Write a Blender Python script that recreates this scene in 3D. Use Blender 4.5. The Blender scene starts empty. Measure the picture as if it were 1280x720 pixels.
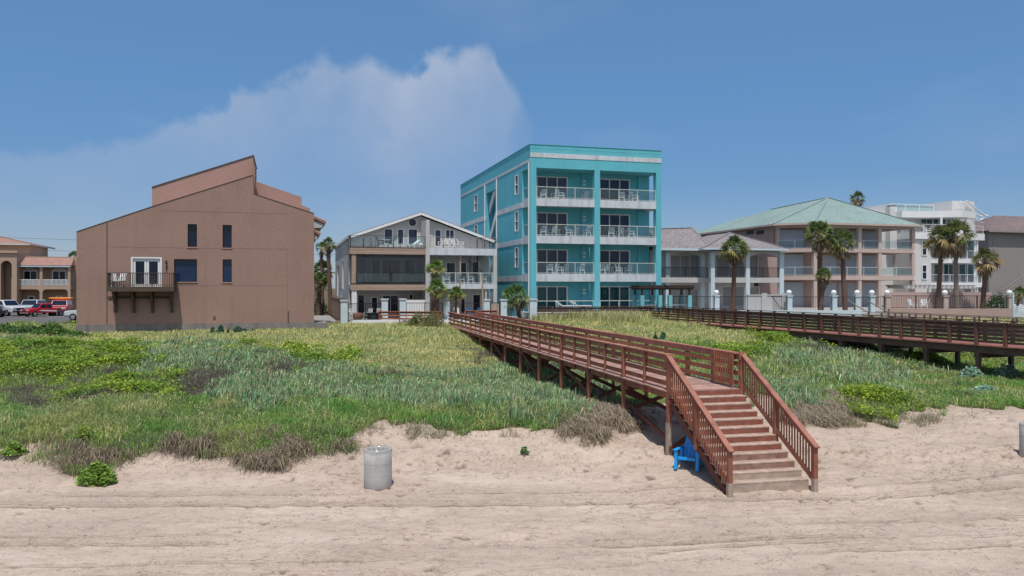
SUN_E = 3.2; SKY_S = 0.15; EXPO = 0.40; VEG = 2.0
SKY_TINT = (1, 1, 1); SKY_SAT = 1.22; SKY_GAM = .8; SKY_MUL = .80; CLOUD = (2.0, 2.42, 3.2)
SAND = (.43, .338, .27); SAND_D = (.365, .286, .228); SAND_L = (.48, .385, .312)
import bpy, bmesh, math, random
import numpy as np
from mathutils import Vector, Matrix

random.seed(7)
rng = np.random.default_rng(11)
sc = bpy.context.scene
COL = sc.collection
CAM_Z = 5.3
FPX = 1000.0
R = math.radians

# ------------------------------------------------------------------ materials
def new_mat(name):
    m = bpy.data.materials.new(name)
    m.use_nodes = True
    nt = m.node_tree
    return m, nt, nt.nodes['Principled BSDF']

def mat(name, col, rough=0.8, spec=0.3, noise=0.10, nscale=2.0, island=0.0, bump=0.0, bscale=40.0,
        streak=0.0, streak_col=(0.12, 0.11, 0.10), metal=0.0, aniso=None, fine=0.0, translucent=0.0):
    m, nt, b = new_mat(name)
    N, L = nt.nodes, nt.links
    b.inputs['Roughness'].default_value = rough
    b.inputs['Specular IOR Level'].default_value = spec
    b.inputs['Metallic'].default_value = metal
    tc = N.new('ShaderNodeTexCoord')
    mp = N.new('ShaderNodeMapping')
    L.new(tc.outputs['Object'], mp.inputs['Vector'])
    if aniso: mp.inputs['Scale'].default_value = aniso
    cur = None
    rgb = N.new('ShaderNodeRGB'); rgb.outputs[0].default_value = (*col, 1)
    cur = rgb.outputs[0]
    def mul(fac_out, lo, hi, cur):
        mr = N.new('ShaderNodeMapRange'); mr.inputs['To Min'].default_value = lo; mr.inputs['To Max'].default_value = hi
        L.new(fac_out, mr.inputs['Value'])
        mx = N.new('ShaderNodeVectorMath'); mx.operation = 'SCALE'
        L.new(cur, mx.inputs[0]); L.new(mr.outputs[0], mx.inputs['Scale'])
        return mx.outputs[0], mr
    if noise:
        n = N.new('ShaderNodeTexNoise'); n.inputs['Scale'].default_value = nscale; n.inputs['Detail'].default_value = 6
        L.new(mp.outputs[0], n.inputs['Vector'])
        cur, mr = mul(n.outputs['Fac'], 1 - noise, 1 + noise, cur)
        mr.inputs['From Min'].default_value = 0.25; mr.inputs['From Max'].default_value = 0.75
    if fine:
        n = N.new('ShaderNodeTexNoise'); n.inputs['Scale'].default_value = nscale * 14; n.inputs['Detail'].default_value = 4
        L.new(mp.outputs[0], n.inputs['Vector'])
        cur, mr = mul(n.outputs['Fac'], 1 - fine, 1 + fine, cur)
        mr.inputs['From Min'].default_value = 0.3; mr.inputs['From Max'].default_value = 0.7
    if island:
        g = N.new('ShaderNodeNewGeometry')
        cur, _ = mul(g.outputs['Random Per Island'], 1 - island, 1 + island, cur)
    if streak:
        mp2 = N.new('ShaderNodeMapping'); mp2.inputs['Scale'].default_value = (2.2, 2.2, 0.16)
        L.new(tc.outputs['Object'], mp2.inputs['Vector'])
        n = N.new('ShaderNodeTexNoise'); n.inputs['Scale'].default_value = 1.0; n.inputs['Detail'].default_value = 5
        L.new(mp2.outputs[0], n.inputs['Vector'])
        mr = N.new('ShaderNodeMapRange'); mr.inputs['From Min'].default_value = 0.5; mr.inputs['From Max'].default_value = 0.72
        mr.inputs['To Max'].default_value = streak
        L.new(n.outputs['Fac'], mr.inputs['Value'])
        mx = N.new('ShaderNodeMix'); mx.data_type = 'RGBA'
        L.new(mr.outputs[0], mx.inputs[0]); L.new(cur, mx.inputs[6]); mx.inputs[7].default_value = (*streak_col, 1)
        cur = mx.outputs[2]
    L.new(cur, b.inputs['Base Color'])
    if bump:
        n = N.new('ShaderNodeTexNoise'); n.inputs['Scale'].default_value = bscale; n.inputs['Detail'].default_value = 4
        L.new(mp.outputs[0], n.inputs['Vector'])
        bp = N.new('ShaderNodeBump'); bp.inputs['Strength'].default_value = bump; bp.inputs['Distance'].default_value = 0.02
        L.new(n.outputs['Fac'], bp.inputs['Height']); L.new(bp.outputs[0], b.inputs['Normal'])
    if translucent:
        out = N['Material Output']
        tr = N.new('ShaderNodeBsdfTranslucent'); L.new(cur, tr.inputs['Color'])
        ms = N.new('ShaderNodeMixShader'); ms.inputs[0].default_value = translucent
        L.new(b.outputs[0], ms.inputs[1]); L.new(tr.outputs[0], ms.inputs[2]); L.new(ms.outputs[0], out.inputs['Surface'])
    return m

def glass_mat(name, col, rough=0.04, spec=0.8, wav=0.0):
    m, nt, b = new_mat(name)
    N, L = nt.nodes, nt.links
    tc = N.new('ShaderNodeTexCoord')
    n = N.new('ShaderNodeTexNoise'); n.inputs['Scale'].default_value = 0.9; n.inputs['Detail'].default_value = 3
    L.new(tc.outputs['Object'], n.inputs['Vector'])
    mr = N.new('ShaderNodeMapRange'); mr.inputs['To Min'].default_value = 0.6; mr.inputs['To Max'].default_value = 1.5
    L.new(n.outputs['Fac'], mr.inputs['Value'])
    g = N.new('ShaderNodeNewGeometry')
    ml = N.new('ShaderNodeMath'); ml.operation = 'MULTIPLY_ADD'; ml.inputs[1].default_value = 0.7; ml.inputs[2].default_value = 0.65
    L.new(g.outputs['Random Per Island'], ml.inputs[0])
    m2 = N.new('ShaderNodeMath'); m2.operation = 'MULTIPLY'; L.new(ml.outputs[0], m2.inputs[0]); L.new(mr.outputs[0], m2.inputs[1])
    vs = N.new('ShaderNodeVectorMath'); vs.operation = 'SCALE'; vs.inputs[0].default_value = col
    L.new(m2.outputs[0], vs.inputs['Scale']); L.new(vs.outputs[0], b.inputs['Base Color'])
    b.inputs['Roughness'].default_value = rough
    b.inputs['Specular IOR Level'].default_value = spec
    return m

def clear_glass(name, tint=(0.75, 0.88, 0.9), opac=0.25):
    m, nt, b = new_mat(name)
    N, L = nt.nodes, nt.links
    b.inputs['Base Color'].default_value = (*[c * 0.5 for c in tint], 1); b.inputs['Roughness'].default_value = 0.06
    tr = N.new('ShaderNodeBsdfTransparent'); tr.inputs[0].default_value = (*tint, 1)
    ms = N.new('ShaderNodeMixShader'); ms.inputs[0].default_value = opac
    L.new(tr.outputs[0], ms.inputs[1]); L.new(b.outputs[0], ms.inputs[2])
    L.new(ms.outputs[0], N['Material Output'].inputs['Surface'])
    return m

# ------------------------------------------------------------------ mesh builder
class MB:
    def __init__(s): s.v = []; s.f = []
    def add(s, vs, fs):
        o = len(s.v); s.v += [tuple(p) for p in vs]; s.f += [tuple(i + o for i in f) for f in fs]; return s
    def box(s, x0, x1, y0, y1, z0, z1):
        if x1 < x0: x0, x1 = x1, x0
        if y1 < y0: y0, y1 = y1, y0
        if z1 < z0: z0, z1 = z1, z0
        return s.add([(x0,y0,z0),(x1,y0,z0),(x1,y1,z0),(x0,y1,z0),(x0,y0,z1),(x1,y0,z1),(x1,y1,z1),(x0,y1,z1)],
              [(0,3,2,1),(4,5,6,7),(0,1,5,4),(1,2,6,5),(2,3,7,6),(3,0,4,7)])
    def prism(s, poly, y0, y1):           # poly in (x,z), extruded along y
        n = len(poly)
        vs = [(x, y0, z) for x, z in poly] + [(x, y1, z) for x, z in poly]
        fs = [tuple(range(n)), tuple(range(2*n-1, n-1, -1))] + [(i, i+n, (i+1) % n + n, (i+1) % n) for i in range(n)]
        return s.add(vs, fs)
    def prism_z(s, poly, z0, z1):
        n = len(poly)
        vs = [(x, y, z0) for x, y in poly] + [(x, y, z1) for x, y in poly]
        fs = [tuple(range(n-1, -1, -1)), tuple(range(n, 2*n))] + [(i, (i+1) % n, (i+1) % n + n, i+n) for i in range(n)]
        return s.add(vs, fs)
    def prism_x(s, poly, x0, x1):         # poly in (y,z)
        n = len(poly)
        vs = [(x0, y, z) for y, z in poly] + [(x1, y, z) for y, z in poly]
        fs = [tuple(range(n)), tuple(range(2*n-1, n-1, -1))] + [(i, i+n, (i+1) % n + n, (i+1) % n) for i in range(n)]
        return s.add(vs, fs)
    def bar(s, a, b, w, h, up=(0, 0, 1)): # rectangular bar from a to b: w sideways, h along up
        a, b = Vector(a), Vector(b); d = (b - a)
        if d.length < 1e-6: return s
        d.normalize(); u = Vector(up)
        if abs(d.dot(u)) > 0.98: u = Vector((0, 1, 0))
        side = d.cross(u).normalized(); u = side.cross(d).normalized()
        vs = []
        for p in (a, b):
            for q, r in ((-1,-1),(1,-1),(1,1),(-1,1)): vs.append(p + side*(q*w/2) + u*(r*h/2))
        return s.add(vs, [(0,1,2,3),(7,6,5,4),(0,4,5,1),(1,5,6,2),(2,6,7,3),(3,7,4,0)])
    def tube(s, pts, rad, n=8, cap=True):
        pts = [Vector(p) for p in pts]
        rs = rad if isinstance(rad, (list, tuple)) else [rad]*len(pts)
        o = len(s.v); side = None
        for i, p in enumerate(pts):
            d = (pts[min(i+1, len(pts)-1)] - pts[max(i-1, 0)]).normalized()
            if side is None: side = d.orthogonal().normalized()
            side = (side - d*side.dot(d)).normalized(); t = d.cross(side)
            for k in range(n):
                a = 2*math.pi*k/n
                s.v.append(tuple(p + (side*math.cos(a) + t*math.sin(a))*rs[i]))
        for i in range(len(pts)-1):
            for k in range(n):
                s.f.append((o+i*n+k, o+i*n+(k+1) % n, o+(i+1)*n+(k+1) % n, o+(i+1)*n+k))
        if cap:
            s.f.append(tuple(o+k for k in range(n-1, -1, -1)))
            s.f.append(tuple(o+(len(pts)-1)*n+k for k in range(n)))
        return s
    def lathe(s, prof, c=(0,0,0), n=24):
        o = len(s.v)
        for r, z in prof:
            for k in range(n):
                a = 2*math.pi*k/n; s.v.append((c[0]+r*math.cos(a), c[1]+r*math.sin(a), c[2]+z))
        for i in range(len(prof)-1):
            for k in range(n):
                s.f.append((o+i*n+k, o+i*n+(k+1) % n, o+(i+1)*n+(k+1) % n, o+(i+1)*n+k))
        return s
    def ball(s, c, r, n=14, sz=1.0):
        m = n//2
        return s.lathe([(max(1e-4, r*math.sin(math.pi*i/m)), -r*sz*math.cos(math.pi*i/m)) for i in range(m+1)], c, n)
    def quad(s, a, b, c, d): return s.add([a, b, c, d], [(0,1,2,3)])

def mesh_obj(name, mb, material, off=(0,0,0), smooth=False, bevel=0.0, calc=True):
    me = bpy.data.meshes.new(name)
    ox, oy, oz = off
    me.from_pydata([(x-ox, y-oy, z-oz) for x, y, z in mb.v], [], mb.f)
    if calc:
        bm = bmesh.new(); bm.from_mesh(me); bmesh.ops.recalc_face_normals(bm, faces=bm.faces); bm.to_mesh(me); bm.free()
    me.materials.append(material)
    if smooth: me.polygons.foreach_set('use_smooth', [True]*len(me.polygons))
    o = bpy.data.objects.new(name, me); COL.objects.link(o)
    if smooth == 'auto':
        try: me.set_sharp_from_angle(angle=R(40))
        except Exception: pass
    if bevel:
        md = o.modifiers.new('Bevel', 'BEVEL'); md.width = bevel; md.segments = 2; md.limit_method = 'ANGLE'
    return o

def cut(o, boxes):                        # real openings: boxes in the mesh's own frame
    c = MB()
    for b in boxes: c.box(*b)
    co = mesh_obj('cutter', c, o.data.materials[0])
    md = o.modifiers.new('Cut', 'BOOLEAN'); md.object = co; md.operation = 'DIFFERENCE'; md.solver = 'EXACT'
    co.matrix_world = o.matrix_world
    dg = bpy.context.evaluated_depsgraph_get(); dg.update()
    me = bpy.data.meshes.new_from_object(o.evaluated_get(dg))
    o.modifiers.remove(md)
    old = o.data; nm = old.name; o.data = me; bpy.data.meshes.remove(old); me.name = nm
    cm = co.data; bpy.data.objects.remove(co); bpy.data.meshes.remove(cm)

# ------------------------------------------------------------------ things
class Frame:                              # a level plan frame: x along a facade, y away from the sea
    def __init__(s, px, depth, deg):
        s.o = Vector(((px-640)/FPX*depth, depth)); s.a = R(deg)
        s.c = Vector((math.cos(s.a), math.sin(s.a))); s.s = Vector((-math.sin(s.a), math.cos(s.a)))
    def w(s, u, v): return s.o + s.c*u + s.s*v
    def hit(s, px, v=0.0):
        p = s.o + s.s*v; rx = (px-640)/FPX
        # p + u c = t (rx,1)
        det = s.c.x*(-1) + s.c.y*rx
        u = (-p.x*(-1) + (-p.y)*rx)/det
        t = p.y + u*s.c.y
        return u, t
    def u(s, px, v=0.0): return s.hit(px, v)[0]
    def z(s, px, py, v=0.0): return CAM_Z + (360-py)/FPX*s.hit(px, v)[1]
    def v(s, px, u=0.0):                  # distance along the side plane x = u
        p = s.o + s.c*u; rx = (px-640)/FPX
        # p.x + v sx = rx (p.y + v sy)
        return (rx*p.y - p.x)/(s.s.x - rx*s.s.y)
    def depth(s, u, v): return s.w(u, v).y
WORLD = Frame(640, 0.0, 0)
def gx(px, d): return (px-640)/FPX*d
def gz(py, d): return CAM_Z + (360-py)/FPX*d

LABELS = {}
class Thing:
    def __init__(s, name, label, cat, frame=WORLD, at=(0,0,0), group=None, rot=0.0):
        s.at = at; s.frame = frame; s.rot = rot
        e = bpy.data.objects.new(name, None); COL.objects.link(e)
        e.empty_display_size = 0.3
        w = frame.w(at[0], at[1]); e.location = (w.x, w.y, at[2]); e.rotation_euler = (0, 0, frame.a + rot)
        s.e = e; tag(e, label, cat, group)
    def part(s, name, mb, m, parent=None, label=None, **k):
        o = mesh_obj(name, mb, m, off=s.at if not k.pop('local', False) else (0,0,0), **k)
        o.parent = parent or s.e
        if label: o['label'] = label
        return o
    def holes(s, o, boxes):
        a, b, c = s.at
        bpy.context.view_layer.update()
        cut(o, [(x0-a, x1-a, y0-b, y1-b, z0-c, z1-c) for x0, x1, y0, y1, z0, z1 in boxes])
def tag(o, label, cat=None, group=None, kind=None):
    o['label'] = label
    if cat: o['category'] = cat
    if group: o['group'] = group
    if kind: o['kind'] = kind
def solo(name, mb, m, label, cat, frame=WORLD, at=(0,0,0), group=None, rot=0.0, **k):   # a thing that is one mesh, mb local to at
    o = mesh_obj(name, mb, m, **k)
    w = frame.w(at[0], at[1]); o.location = (w.x, w.y, at[2]); o.rotation_euler = (0, 0, frame.a + rot)
    tag(o, label, cat, group); return o
def structure(name, mb, m, **k):
    o = mesh_obj(name, mb, m, **k); o['kind'] = 'structure'; return o
def dup(root, loc, rotz, label, scale=1.0):
    r = root.copy(); COL.objects.link(r); r.location = loc; r.rotation_euler = (0, 0, rotz); r['label'] = label
    r.scale = (scale,)*3
    for ch in list(root.children):
        c = ch.copy(); COL.objects.link(c); c.parent = r
        for g in list(ch.children):
            d = g.copy(); COL.objects.link(d); d.parent = c
    return r

# smooth value noise on arrays
def vnoise(x, y, seed=0):
    x = np.asarray(x, float); y = np.asarray(y, float)
    xi = np.floor(x).astype(np.int64); yi = np.floor(y).astype(np.int64); xf = x-xi; yf = y-yi
    def h(a, b):
        n = (a*374761393 + b*668265263 + seed*1442695041) & 0xFFFFFFFF
        n = ((n ^ (n >> 13))*1274126177) & 0xFFFFFFFF
        return ((n ^ (n >> 16)) & 0xFFFF)/65535.0
    sx = xf*xf*(3-2*xf); sy = yf*yf*(3-2*yf)
    return (h(xi, yi)*(1-sx)+h(xi+1, yi)*sx)*(1-sy) + (h(xi, yi+1)*(1-sx)+h(xi+1, yi+1)*sx)*sy
def fbm(x, y, seed=0, o=4):
    t = 0; a = 0.5; 
    for i in range(o): t = t + a*vnoise(x*2**i, y*2**i, seed+i*17); a *= 0.5
    return t/(1-0.5**o)
def sstep(a, b, x):
    t = np.clip((x-a)/(b-a), 0, 1); return t*t*(3-2*t)

# ------------------------------------------------------------------ ground shape
TX = np.array([-60, -25, -14, -8, -3, 1, 3, 4.5, 6.5, 9, 14, 22, 34, 70.])
TY = np.array([-45, 18, 21.5, 22.7, 23.8, 25, 27, 30, 35, 42, 50, 58, 66, 75, 130.])
TZ = np.array([
 #  -60  -25  -14   -8   -3    1    3   4.5   6.5   9    14   22   34   70
 [-1.8]*14,
 [  0,   0,   0,   0,   0,   0, .03, .10, .12, .06,   0, .05,  .1,  .1],
 [.10, .08, .08, .08, .06, .05, .10, .18, .18, .10, .12,  .2,  .2,  .2],
 [.45, .30, .30, .28, .22, .18, .22, .25, .15, .13, .20,  .3,  .3,  .3],
 [.80, .72, .72, .66, .46, .42, .42, .38, .25, .22, .28, .38,  .4,  .4],
 [1.0, .95, .95, .95, .85, .82, .70, .50, .32, .32, .36, .48,  .5,  .5],
 [1.1, 1.1, 1.1, 1.1,1.05,1.12,1.05, .95, .50, .55, .52, .64,  .7,  .7],
 [1.2, 1.2, 1.2, 1.2,1.05, .95, .85, .78, .80, .85, .80, .85,  .9,  .9],
 [1.4, 1.4, 1.4, 1.3, .95, .52, .48, .52, .80,1.00,1.15, 1.2, 1.2, 1.2],
 [1.6, 1.6, 1.6, 1.5,1.00, .45, .45, .55, .90,1.20,1.50, 1.5, 1.5, 1.5],
 [1.8, 1.8, 1.8, 1.7,1.30, .90, .90, 1.0,1.40,1.60,1.85, 1.9, 1.9, 1.9],
 [2.0, 2.0, 2.0, 2.0,1.80,1.60, 1.6, 1.7,2.00,2.10,2.20, 2.2, 2.2, 2.2],
 [2.0, 2.0, 2.2, 2.2,2.20,2.20, 2.3, 2.4,2.50,2.50,2.50, 2.5, 2.5, 2.5],
 [1.6, 1.65, 2.1, 2.2,2.40,2.50, 2.7, 2.8,2.80,2.80,2.80, 2.8, 2.8, 2.8],
 [1.6, 1.65, 1.65, 1.9,2.40,2.50, 2.7, 2.8,2.80,2.80,2.80, 2.8, 2.8, 2.8]])
def ground0(X, Y):
    X = np.asarray(X, float); Y = np.asarray(Y, float)
    x = np.clip(X, TX[0], TX[-1]-1e-6); y = np.clip(Y, TY[0], TY[-1]-1e-6)
    i = np.clip(np.searchsorted(TX, x, side='right')-1, 0, len(TX)-2); j = np.clip(np.searchsorted(TY, y, side='right')-1, 0, len(TY)-2)
    a = (x-TX[i])/(TX[i+1]-TX[i]); b = (y-TY[j])/(TY[j+1]-TY[j])
    a = a*a*(3-2*a)*0.6+a*0.4
    return (TZ[j,i]*(1-a)+TZ[j,i+1]*a)*(1-b) + (TZ[j+1,i]*(1-a)+TZ[j+1,i+1]*a)*b
def proj(X, Y, z): return 640+FPX*X/Y, 360+FPX*(CAM_Z-z)/Y

# vegetation kinds, laid out over the dune
BARE, TAN, CREEP, REED, GREEN, DEAD, TALL, BRUSH, TUFT = range(9)
ZONES = [  # kind, centre x, centre y, radius x, radius y, strength (positions read off the photograph)
 (GREEN, 150, 530, 330, 52, 1.05), (GREEN, 480, 520, 300, 34, .95), (TAN, 250, 424, 460, 20, 1.15), (TAN, 500, 430, 130, 40, 1.3),
 (TAN, 560, 455, 70, 30, 1.0), (CREEP, 60, 455, 140, 50, 1.2), (CREEP, 165, 484, 50, 17, 1.25), (CREEP, 110, 500, 90, 24, .9), (CREEP, 40, 430, 160, 20, 1.0),
 (CREEP, 378, 457, 22, 12, 1.35), (CREEP, 430, 450, 24, 9, 1.2), (CREEP, 330, 440, 60, 8, 1.0), (CREEP, 700, 548, 100, 10, .9), (CREEP, 560, 540, 130, 9, .9),
 (CREEP, 210, 500, 60, 10, 1.0), (CREEP, 115, 555, 40, 10, 1.15),
 (BRUSH, 110, 470, 40, 8, 1.15), (BRUSH, 130, 496, 55, 9, 1.15), (BRUSH, 40, 505, 30, 22, .9), (BRUSH, 260, 488, 55, 22, 1.2), (BRUSH, 60, 445, 60, 7, 1.0), (BRUSH, 340, 470, 60, 14, .95),
 (BRUSH, 200, 458, 30, 9, 1.1), (BRUSH, 500, 470, 60, 9, .85), (BRUSH, 595, 447, 40, 9, 1.0),
 (REED, 215, 446, 70, 26, 1.15), (REED, 285, 455, 60, 26, 1.05), (REED, 10, 430, 35, 20, 1.1), (REED, 390, 488, 140, 30, 1.05), (REED, 540, 492, 170, 34, 1.25), (REED, 660, 500, 90, 32, 1.2),
 (REED, 300, 505, 60, 20, 1.0), (REED, 690, 470, 60, 30, 1.0),
 (DEAD, 205, 566, 100, 14, 1.15), (DEAD, 345, 566, 85, 17, 1.25), (DEAD, 110, 578, 40, 12, .8), (DEAD, 740, 530, 62, 24, 1.25), (DEAD, 80, 565, 40, 10, .8),
 (BARE, 40, 562, 52, 12, 1.2), (BARE, 540, 562, 95, 28, 1.25), (BARE, 640, 558, 80, 26, 1.2), (BARE, 440, 585, 60, 16, 1.0), (BARE, 800, 560, 60, 50, 1.25),
 (BARE, 30, 590, 70, 20, 1.3), (BARE, 760, 580, 120, 30, 1.2),
 (TUFT, 520, 544, 70, 14, 1.0), (TUFT, 620, 548, 90, 16, 1.0), (TUFT, 700, 556, 60, 14, 1.1), (TUFT, 60, 556, 50, 10, .95), (TUFT, 80, 575, 40, 14, .8), (TUFT, 445, 560, 40, 12, 1.05),
 # seaward of the second boardwalk and between the two
 (TAN, 830, 412, 190, 26, 1.15), (TAN, 930, 425, 90, 14, .9), (TAN, 1190, 400, 130, 14, 1.0), (TALL, 770, 395, 95, 13, 1.6), (TALL, 700, 395, 40, 10, 1.2), (CREEP, 960, 428, 70, 14, 1.2), (CREEP, 1010, 425, 90, 10, 1.0), (CREEP, 900, 448, 60, 14, 1.0),
 (GREEN, 1000, 470, 160, 50, .9), (GREEN, 880, 440, 90, 30, .8), (REED, 1060, 465, 120, 34, 1.2), (REED, 990, 452, 50, 26, 1.1), (REED, 1100, 466, 60, 18, 1.0), (CREEP, 1180, 448, 90, 14, 1.25), (GREEN, 1190, 478, 80, 20, 1.1), (REED, 960, 490, 70, 30, .95),
 (GREEN, 1190, 500, 110, 24, 1.05), (CREEP, 1120, 520, 42, 14, 1.4), (CREEP, 1085, 512, 60, 12, 1.0), (CREEP, 1130, 445, 100, 12, 1.1), (CREEP, 1240, 445, 60, 10, 1.0), (BRUSH, 1065, 436, 70, 6, 1.2), (BRUSH, 1200, 490, 40, 6, .9),
 (GREEN, 1260, 495, 60, 14, 1.1), (DEAD, 1010, 518, 45, 18, 1.15), (TUFT, 1160, 520, 50, 14, 1.0), (BARE, 1240, 520, 90, 14, 1.15), (BARE, 1100, 545, 120, 20, 1.2), (TUFT, 1060, 530, 60, 14, .95),
 (BRUSH, 1100, 440, 60, 5, 1.0), (GREEN, 690, 440, 120, 20, .7), (BRUSH, 700, 462, 60, 14, .8), (GREEN, 840, 470, 60, 20, .9),
]
def veg_kind(X, Y, z, mixing=0.0):
    px, py = proj(X, Y, z)
    qx = px + 95*(fbm(X*0.45, Y*0.3, 3)-.5) + 44*(vnoise(X*1.7, Y*1.1, 5)-.5)
    qy = py + np.clip((py-392)/50,.25,1)*(34*(fbm(X*0.5+9, Y*0.35, 8)-.5) + 18*(vnoise(X*1.9+3, Y*1.3, 6)-.5))
    best = np.full(px.shape, 0.18); kind = np.full(px.shape, GREEN)
    rr = np.random.default_rng(5)
    # seaward edge of the growth
    edge = np.interp(px, [-400, 0, 100, 200, 300, 400, 440, 480, 600, 680, 740, 790, 830, 870, 960, 1000, 1050, 1110, 1150, 1190, 1240, 1290, 1700],
                         [562, 560, 580, 579, 577, 574, 556, 535, 531, 530, 544, 534, 506, 497, 502, 524, 528, 532, 520, 508, 506, 505, 505])
    bare = qy > edge
    for k, cx, cy, rx, ry, st in ZONES:
        d = st*(1.15-np.sqrt(((qx-cx)/rx)**2 + ((qy-cy)/ry)**2))
        d = d + mixing*rr.normal(0, 1, px.shape)
        m = d > best
        best = np.where(m, d, best); kind = np.where(m, k, kind)
    kind = np.where(bare & (kind != TUFT) & (kind != DEAD), BARE, kind)
    kind = np.where(py > edge+17, BARE, kind)
    kind = np.where(Y > 69, TAN, kind)
    return kind
def ground(X, Y, rough=True):
    X = np.asarray(X, float); Y = np.asarray(Y, float)
    z = ground0(X, Y)
    w = sstep(23, 27, Y)*(1-sstep(50, 58, Y))
    z = z + w*(0.55*(fbm(X*0.22, Y*0.22, 21)-.5) + 0.22*(fbm(X*0.8, Y*0.8, 22)-.5))
    z = z - .32*np.exp(-((X-22)/8)**2-((Y-37)/6)**2)
    z = z + .22*np.exp(-((X-8.3)/4.2)**2-((Y-62)/2.6)**2)
    # hollow edge of the eroded dune face
    e = np.exp(-((Y-24.0)/1.1)**2)
    z = z + e*(0.40*(fbm(X*0.9, Y*0.9, 31)-.5) + 0.30*(fbm(X*3.1, Y*3.1, 33, 3)-.5))
    return z
def fine_sand(X, Y):
    near = sstep(9, 12, Y)*(1-sstep(29, 34, Y))
    d = 0.05*(fbm(X*1.3, Y*1.9, 41)-.5) + 0.035*(fbm(X*4.2, Y*5.5, 42, 4)-.5)
    tram = sstep(0.42, 0.62, fbm(X*0.25+4, Y*0.35, 44))             # trampled stretches
    tram = np.maximum(tram, np.exp(-((X-8)/6)**2-((Y-21.5)/3)**2))
    pits = vnoise(X*5.2, Y*6.3, 45)*vnoise(X*9.7, Y*8.1, 46)
    d = d - 0.075*tram*sstep(0.34, 0.62, pits)
    rut = 0*X + .95*tram*sstep(0.40, 0.58, pits)*sstep(.35, .6, vnoise(X*2.1, Y*2.3, 47))
    # wheel ruts running along the beach
    for y0, slope, bend, bx, n_, amt in ((19.42, .010, .020, 4.5, 3, 1.0), (16.55, -.014, .012, 1, 3, .85), (15.35, .055, .006, 0, 2, .7), (15.95, .055, .006, 0, 2, .6),
                                     (18.1, .004, .016, 3, 2, .45), (17.35, .02, .010, 2, 2, .4), (20.5, .03, .018, 5, 2, .55), (14.6, .02, .004, 0, 2, .5)):
        c = y0 + slope*X + bend*np.maximum(0, X-bx)**2*0.9 + 0.08*(vnoise(X*0.5, X*0+y0, 51)-.5)
        on = 0.2+0.8*sstep(0.38, 0.58, vnoise(X*0.22, X*0+y0*3, 52))
        for k in range(n_):
            t = (Y-c-(k-(n_-1)/2)*.11-.02*(vnoise(X*1.7, X*0+k+y0, 54)-.5))/.03
            g = np.exp(-t**2)*(.35+.9*vnoise(X*2.3+k*9, Y*11, 53))
            rut = rut + 1.5*on*amt*g; d = d - on*amt*.03*g + on*amt*.018*np.exp(-((np.abs(t)-2.0)/.8)**2)
        # chevrons pressed by the tyre lugs
        q = Y-c; band = np.exp(-((q-.33)/.13)**4)
        chev = np.sin((X+np.abs(q-.33)*1.2)*2*math.pi/.17)
        d = d + band*on*amt*.010*chev; rut = rut + band*on*amt*.30*(chev < -.2)
    return d*near*1.25, np.clip(rut*1.25, 0, .9)*near
# ------------------------------------------------------------------ building materials
M = {}
STUCCO_P = dict(noise=.09, nscale=.35, bump=.35, bscale=14, fine=.05)
M['brown'] = mat('brown_stucco', (.305, .193, .156), .92, .15, .09, .35, 0, .4, 12, streak=.4, streak_col=(.25, .165, .13), fine=.06)
M['brownpink'] = mat('pinkish_stucco', (.375, .235, .195), .92, .15, .07, .35, 0, .3, 12, fine=.05)
M['found'] = mat('stained_foundation_concrete', (.22, .195, .18), .95, .1, .22, 1.2, 0, .3, 14, streak=.6, streak_col=(.10, .09, .085))
M['teal'] = mat('turquoise_stucco', (.125, .45, .52), .85, .2, .07, .5, 0, .25, 14, streak=.22, streak_col=(.10, .36, .42))
M['tealdeep'] = mat('turquoise_side_stucco', (.125, .45, .52), .85, .2, .08, .4, 0, .25, 14, streak=.15, streak_col=(.05, .27, .36))
M['slab'] = mat('stained_white_concrete', (.55, .575, .60), .9, .2, .12, 1.2, 0, .2, 14, streak=.5, streak_col=(.27, .26, .25))
M['white'] = mat('white_paint', (.70, .70, .69), .6, .3, .05, 1)
M['offwhite'] = mat('off_white_wall', (.47, .455, .44), .88, .2, .07, .6, 0, .2, 12, streak=.2, streak_col=(.34, .32, .30))
M['palegrey'] = mat('pale_grey_wall', (.60, .585, .57), .88, .2, .06, .6, 0, .2, 12, streak=.15, streak_col=(.40, .38, .36))
M['cream'] = mat('cream_metal', (.62, .64, .55), .5, .4, .04, 2)
M['black'] = mat('black_metal', (.02, .02, .022), .5, .4, .1, 3)
M['brownwood'] = mat('dark_balcony_timber', (.085, .062, .048), .8, .2, .2, 3, .3)
M['glass'] = glass_mat('dark_window_glass', (.008, .014, .030), .04, .3)
M['glassblue'] = glass_mat('blue_window_glass', (.010, .026, .065), .04, .35)
M['glassteal'] = glass_mat('green_window_glass', (.012, .065, .075), .04, .4)
M['curtain'] = mat('pale_blind_behind_glass', (.30, .33, .35), .35, .6, .08, .8)
M['shutter'] = mat('pale_blue_roller_shutter', (.36, .41, .46), .6, .3, .05, .6)
M['greyshut'] = mat('pale_grey_roller_shutter', (.36, .35, .34), .6, .3, .05, .6)
M['thin'] = clear_glass('balcony_glass', (.86, .93, .94), .07)
M['tint'] = clear_glass('tinted_sunroom_glass', (.66, .70, .74), .08)
M['tile'] = mat('terracotta_roof_tile', (.29, .165, .13), .85, .2, .2, 2, .2, .3, 20, fine=.15)
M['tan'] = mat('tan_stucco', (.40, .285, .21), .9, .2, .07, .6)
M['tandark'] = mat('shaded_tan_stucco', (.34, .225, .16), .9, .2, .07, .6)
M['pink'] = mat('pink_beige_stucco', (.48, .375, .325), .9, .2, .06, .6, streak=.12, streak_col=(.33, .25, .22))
M['pinkwall'] = mat('dusty_pink_stucco', (.40, .285, .25), .9, .2, .07, .6)
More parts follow.
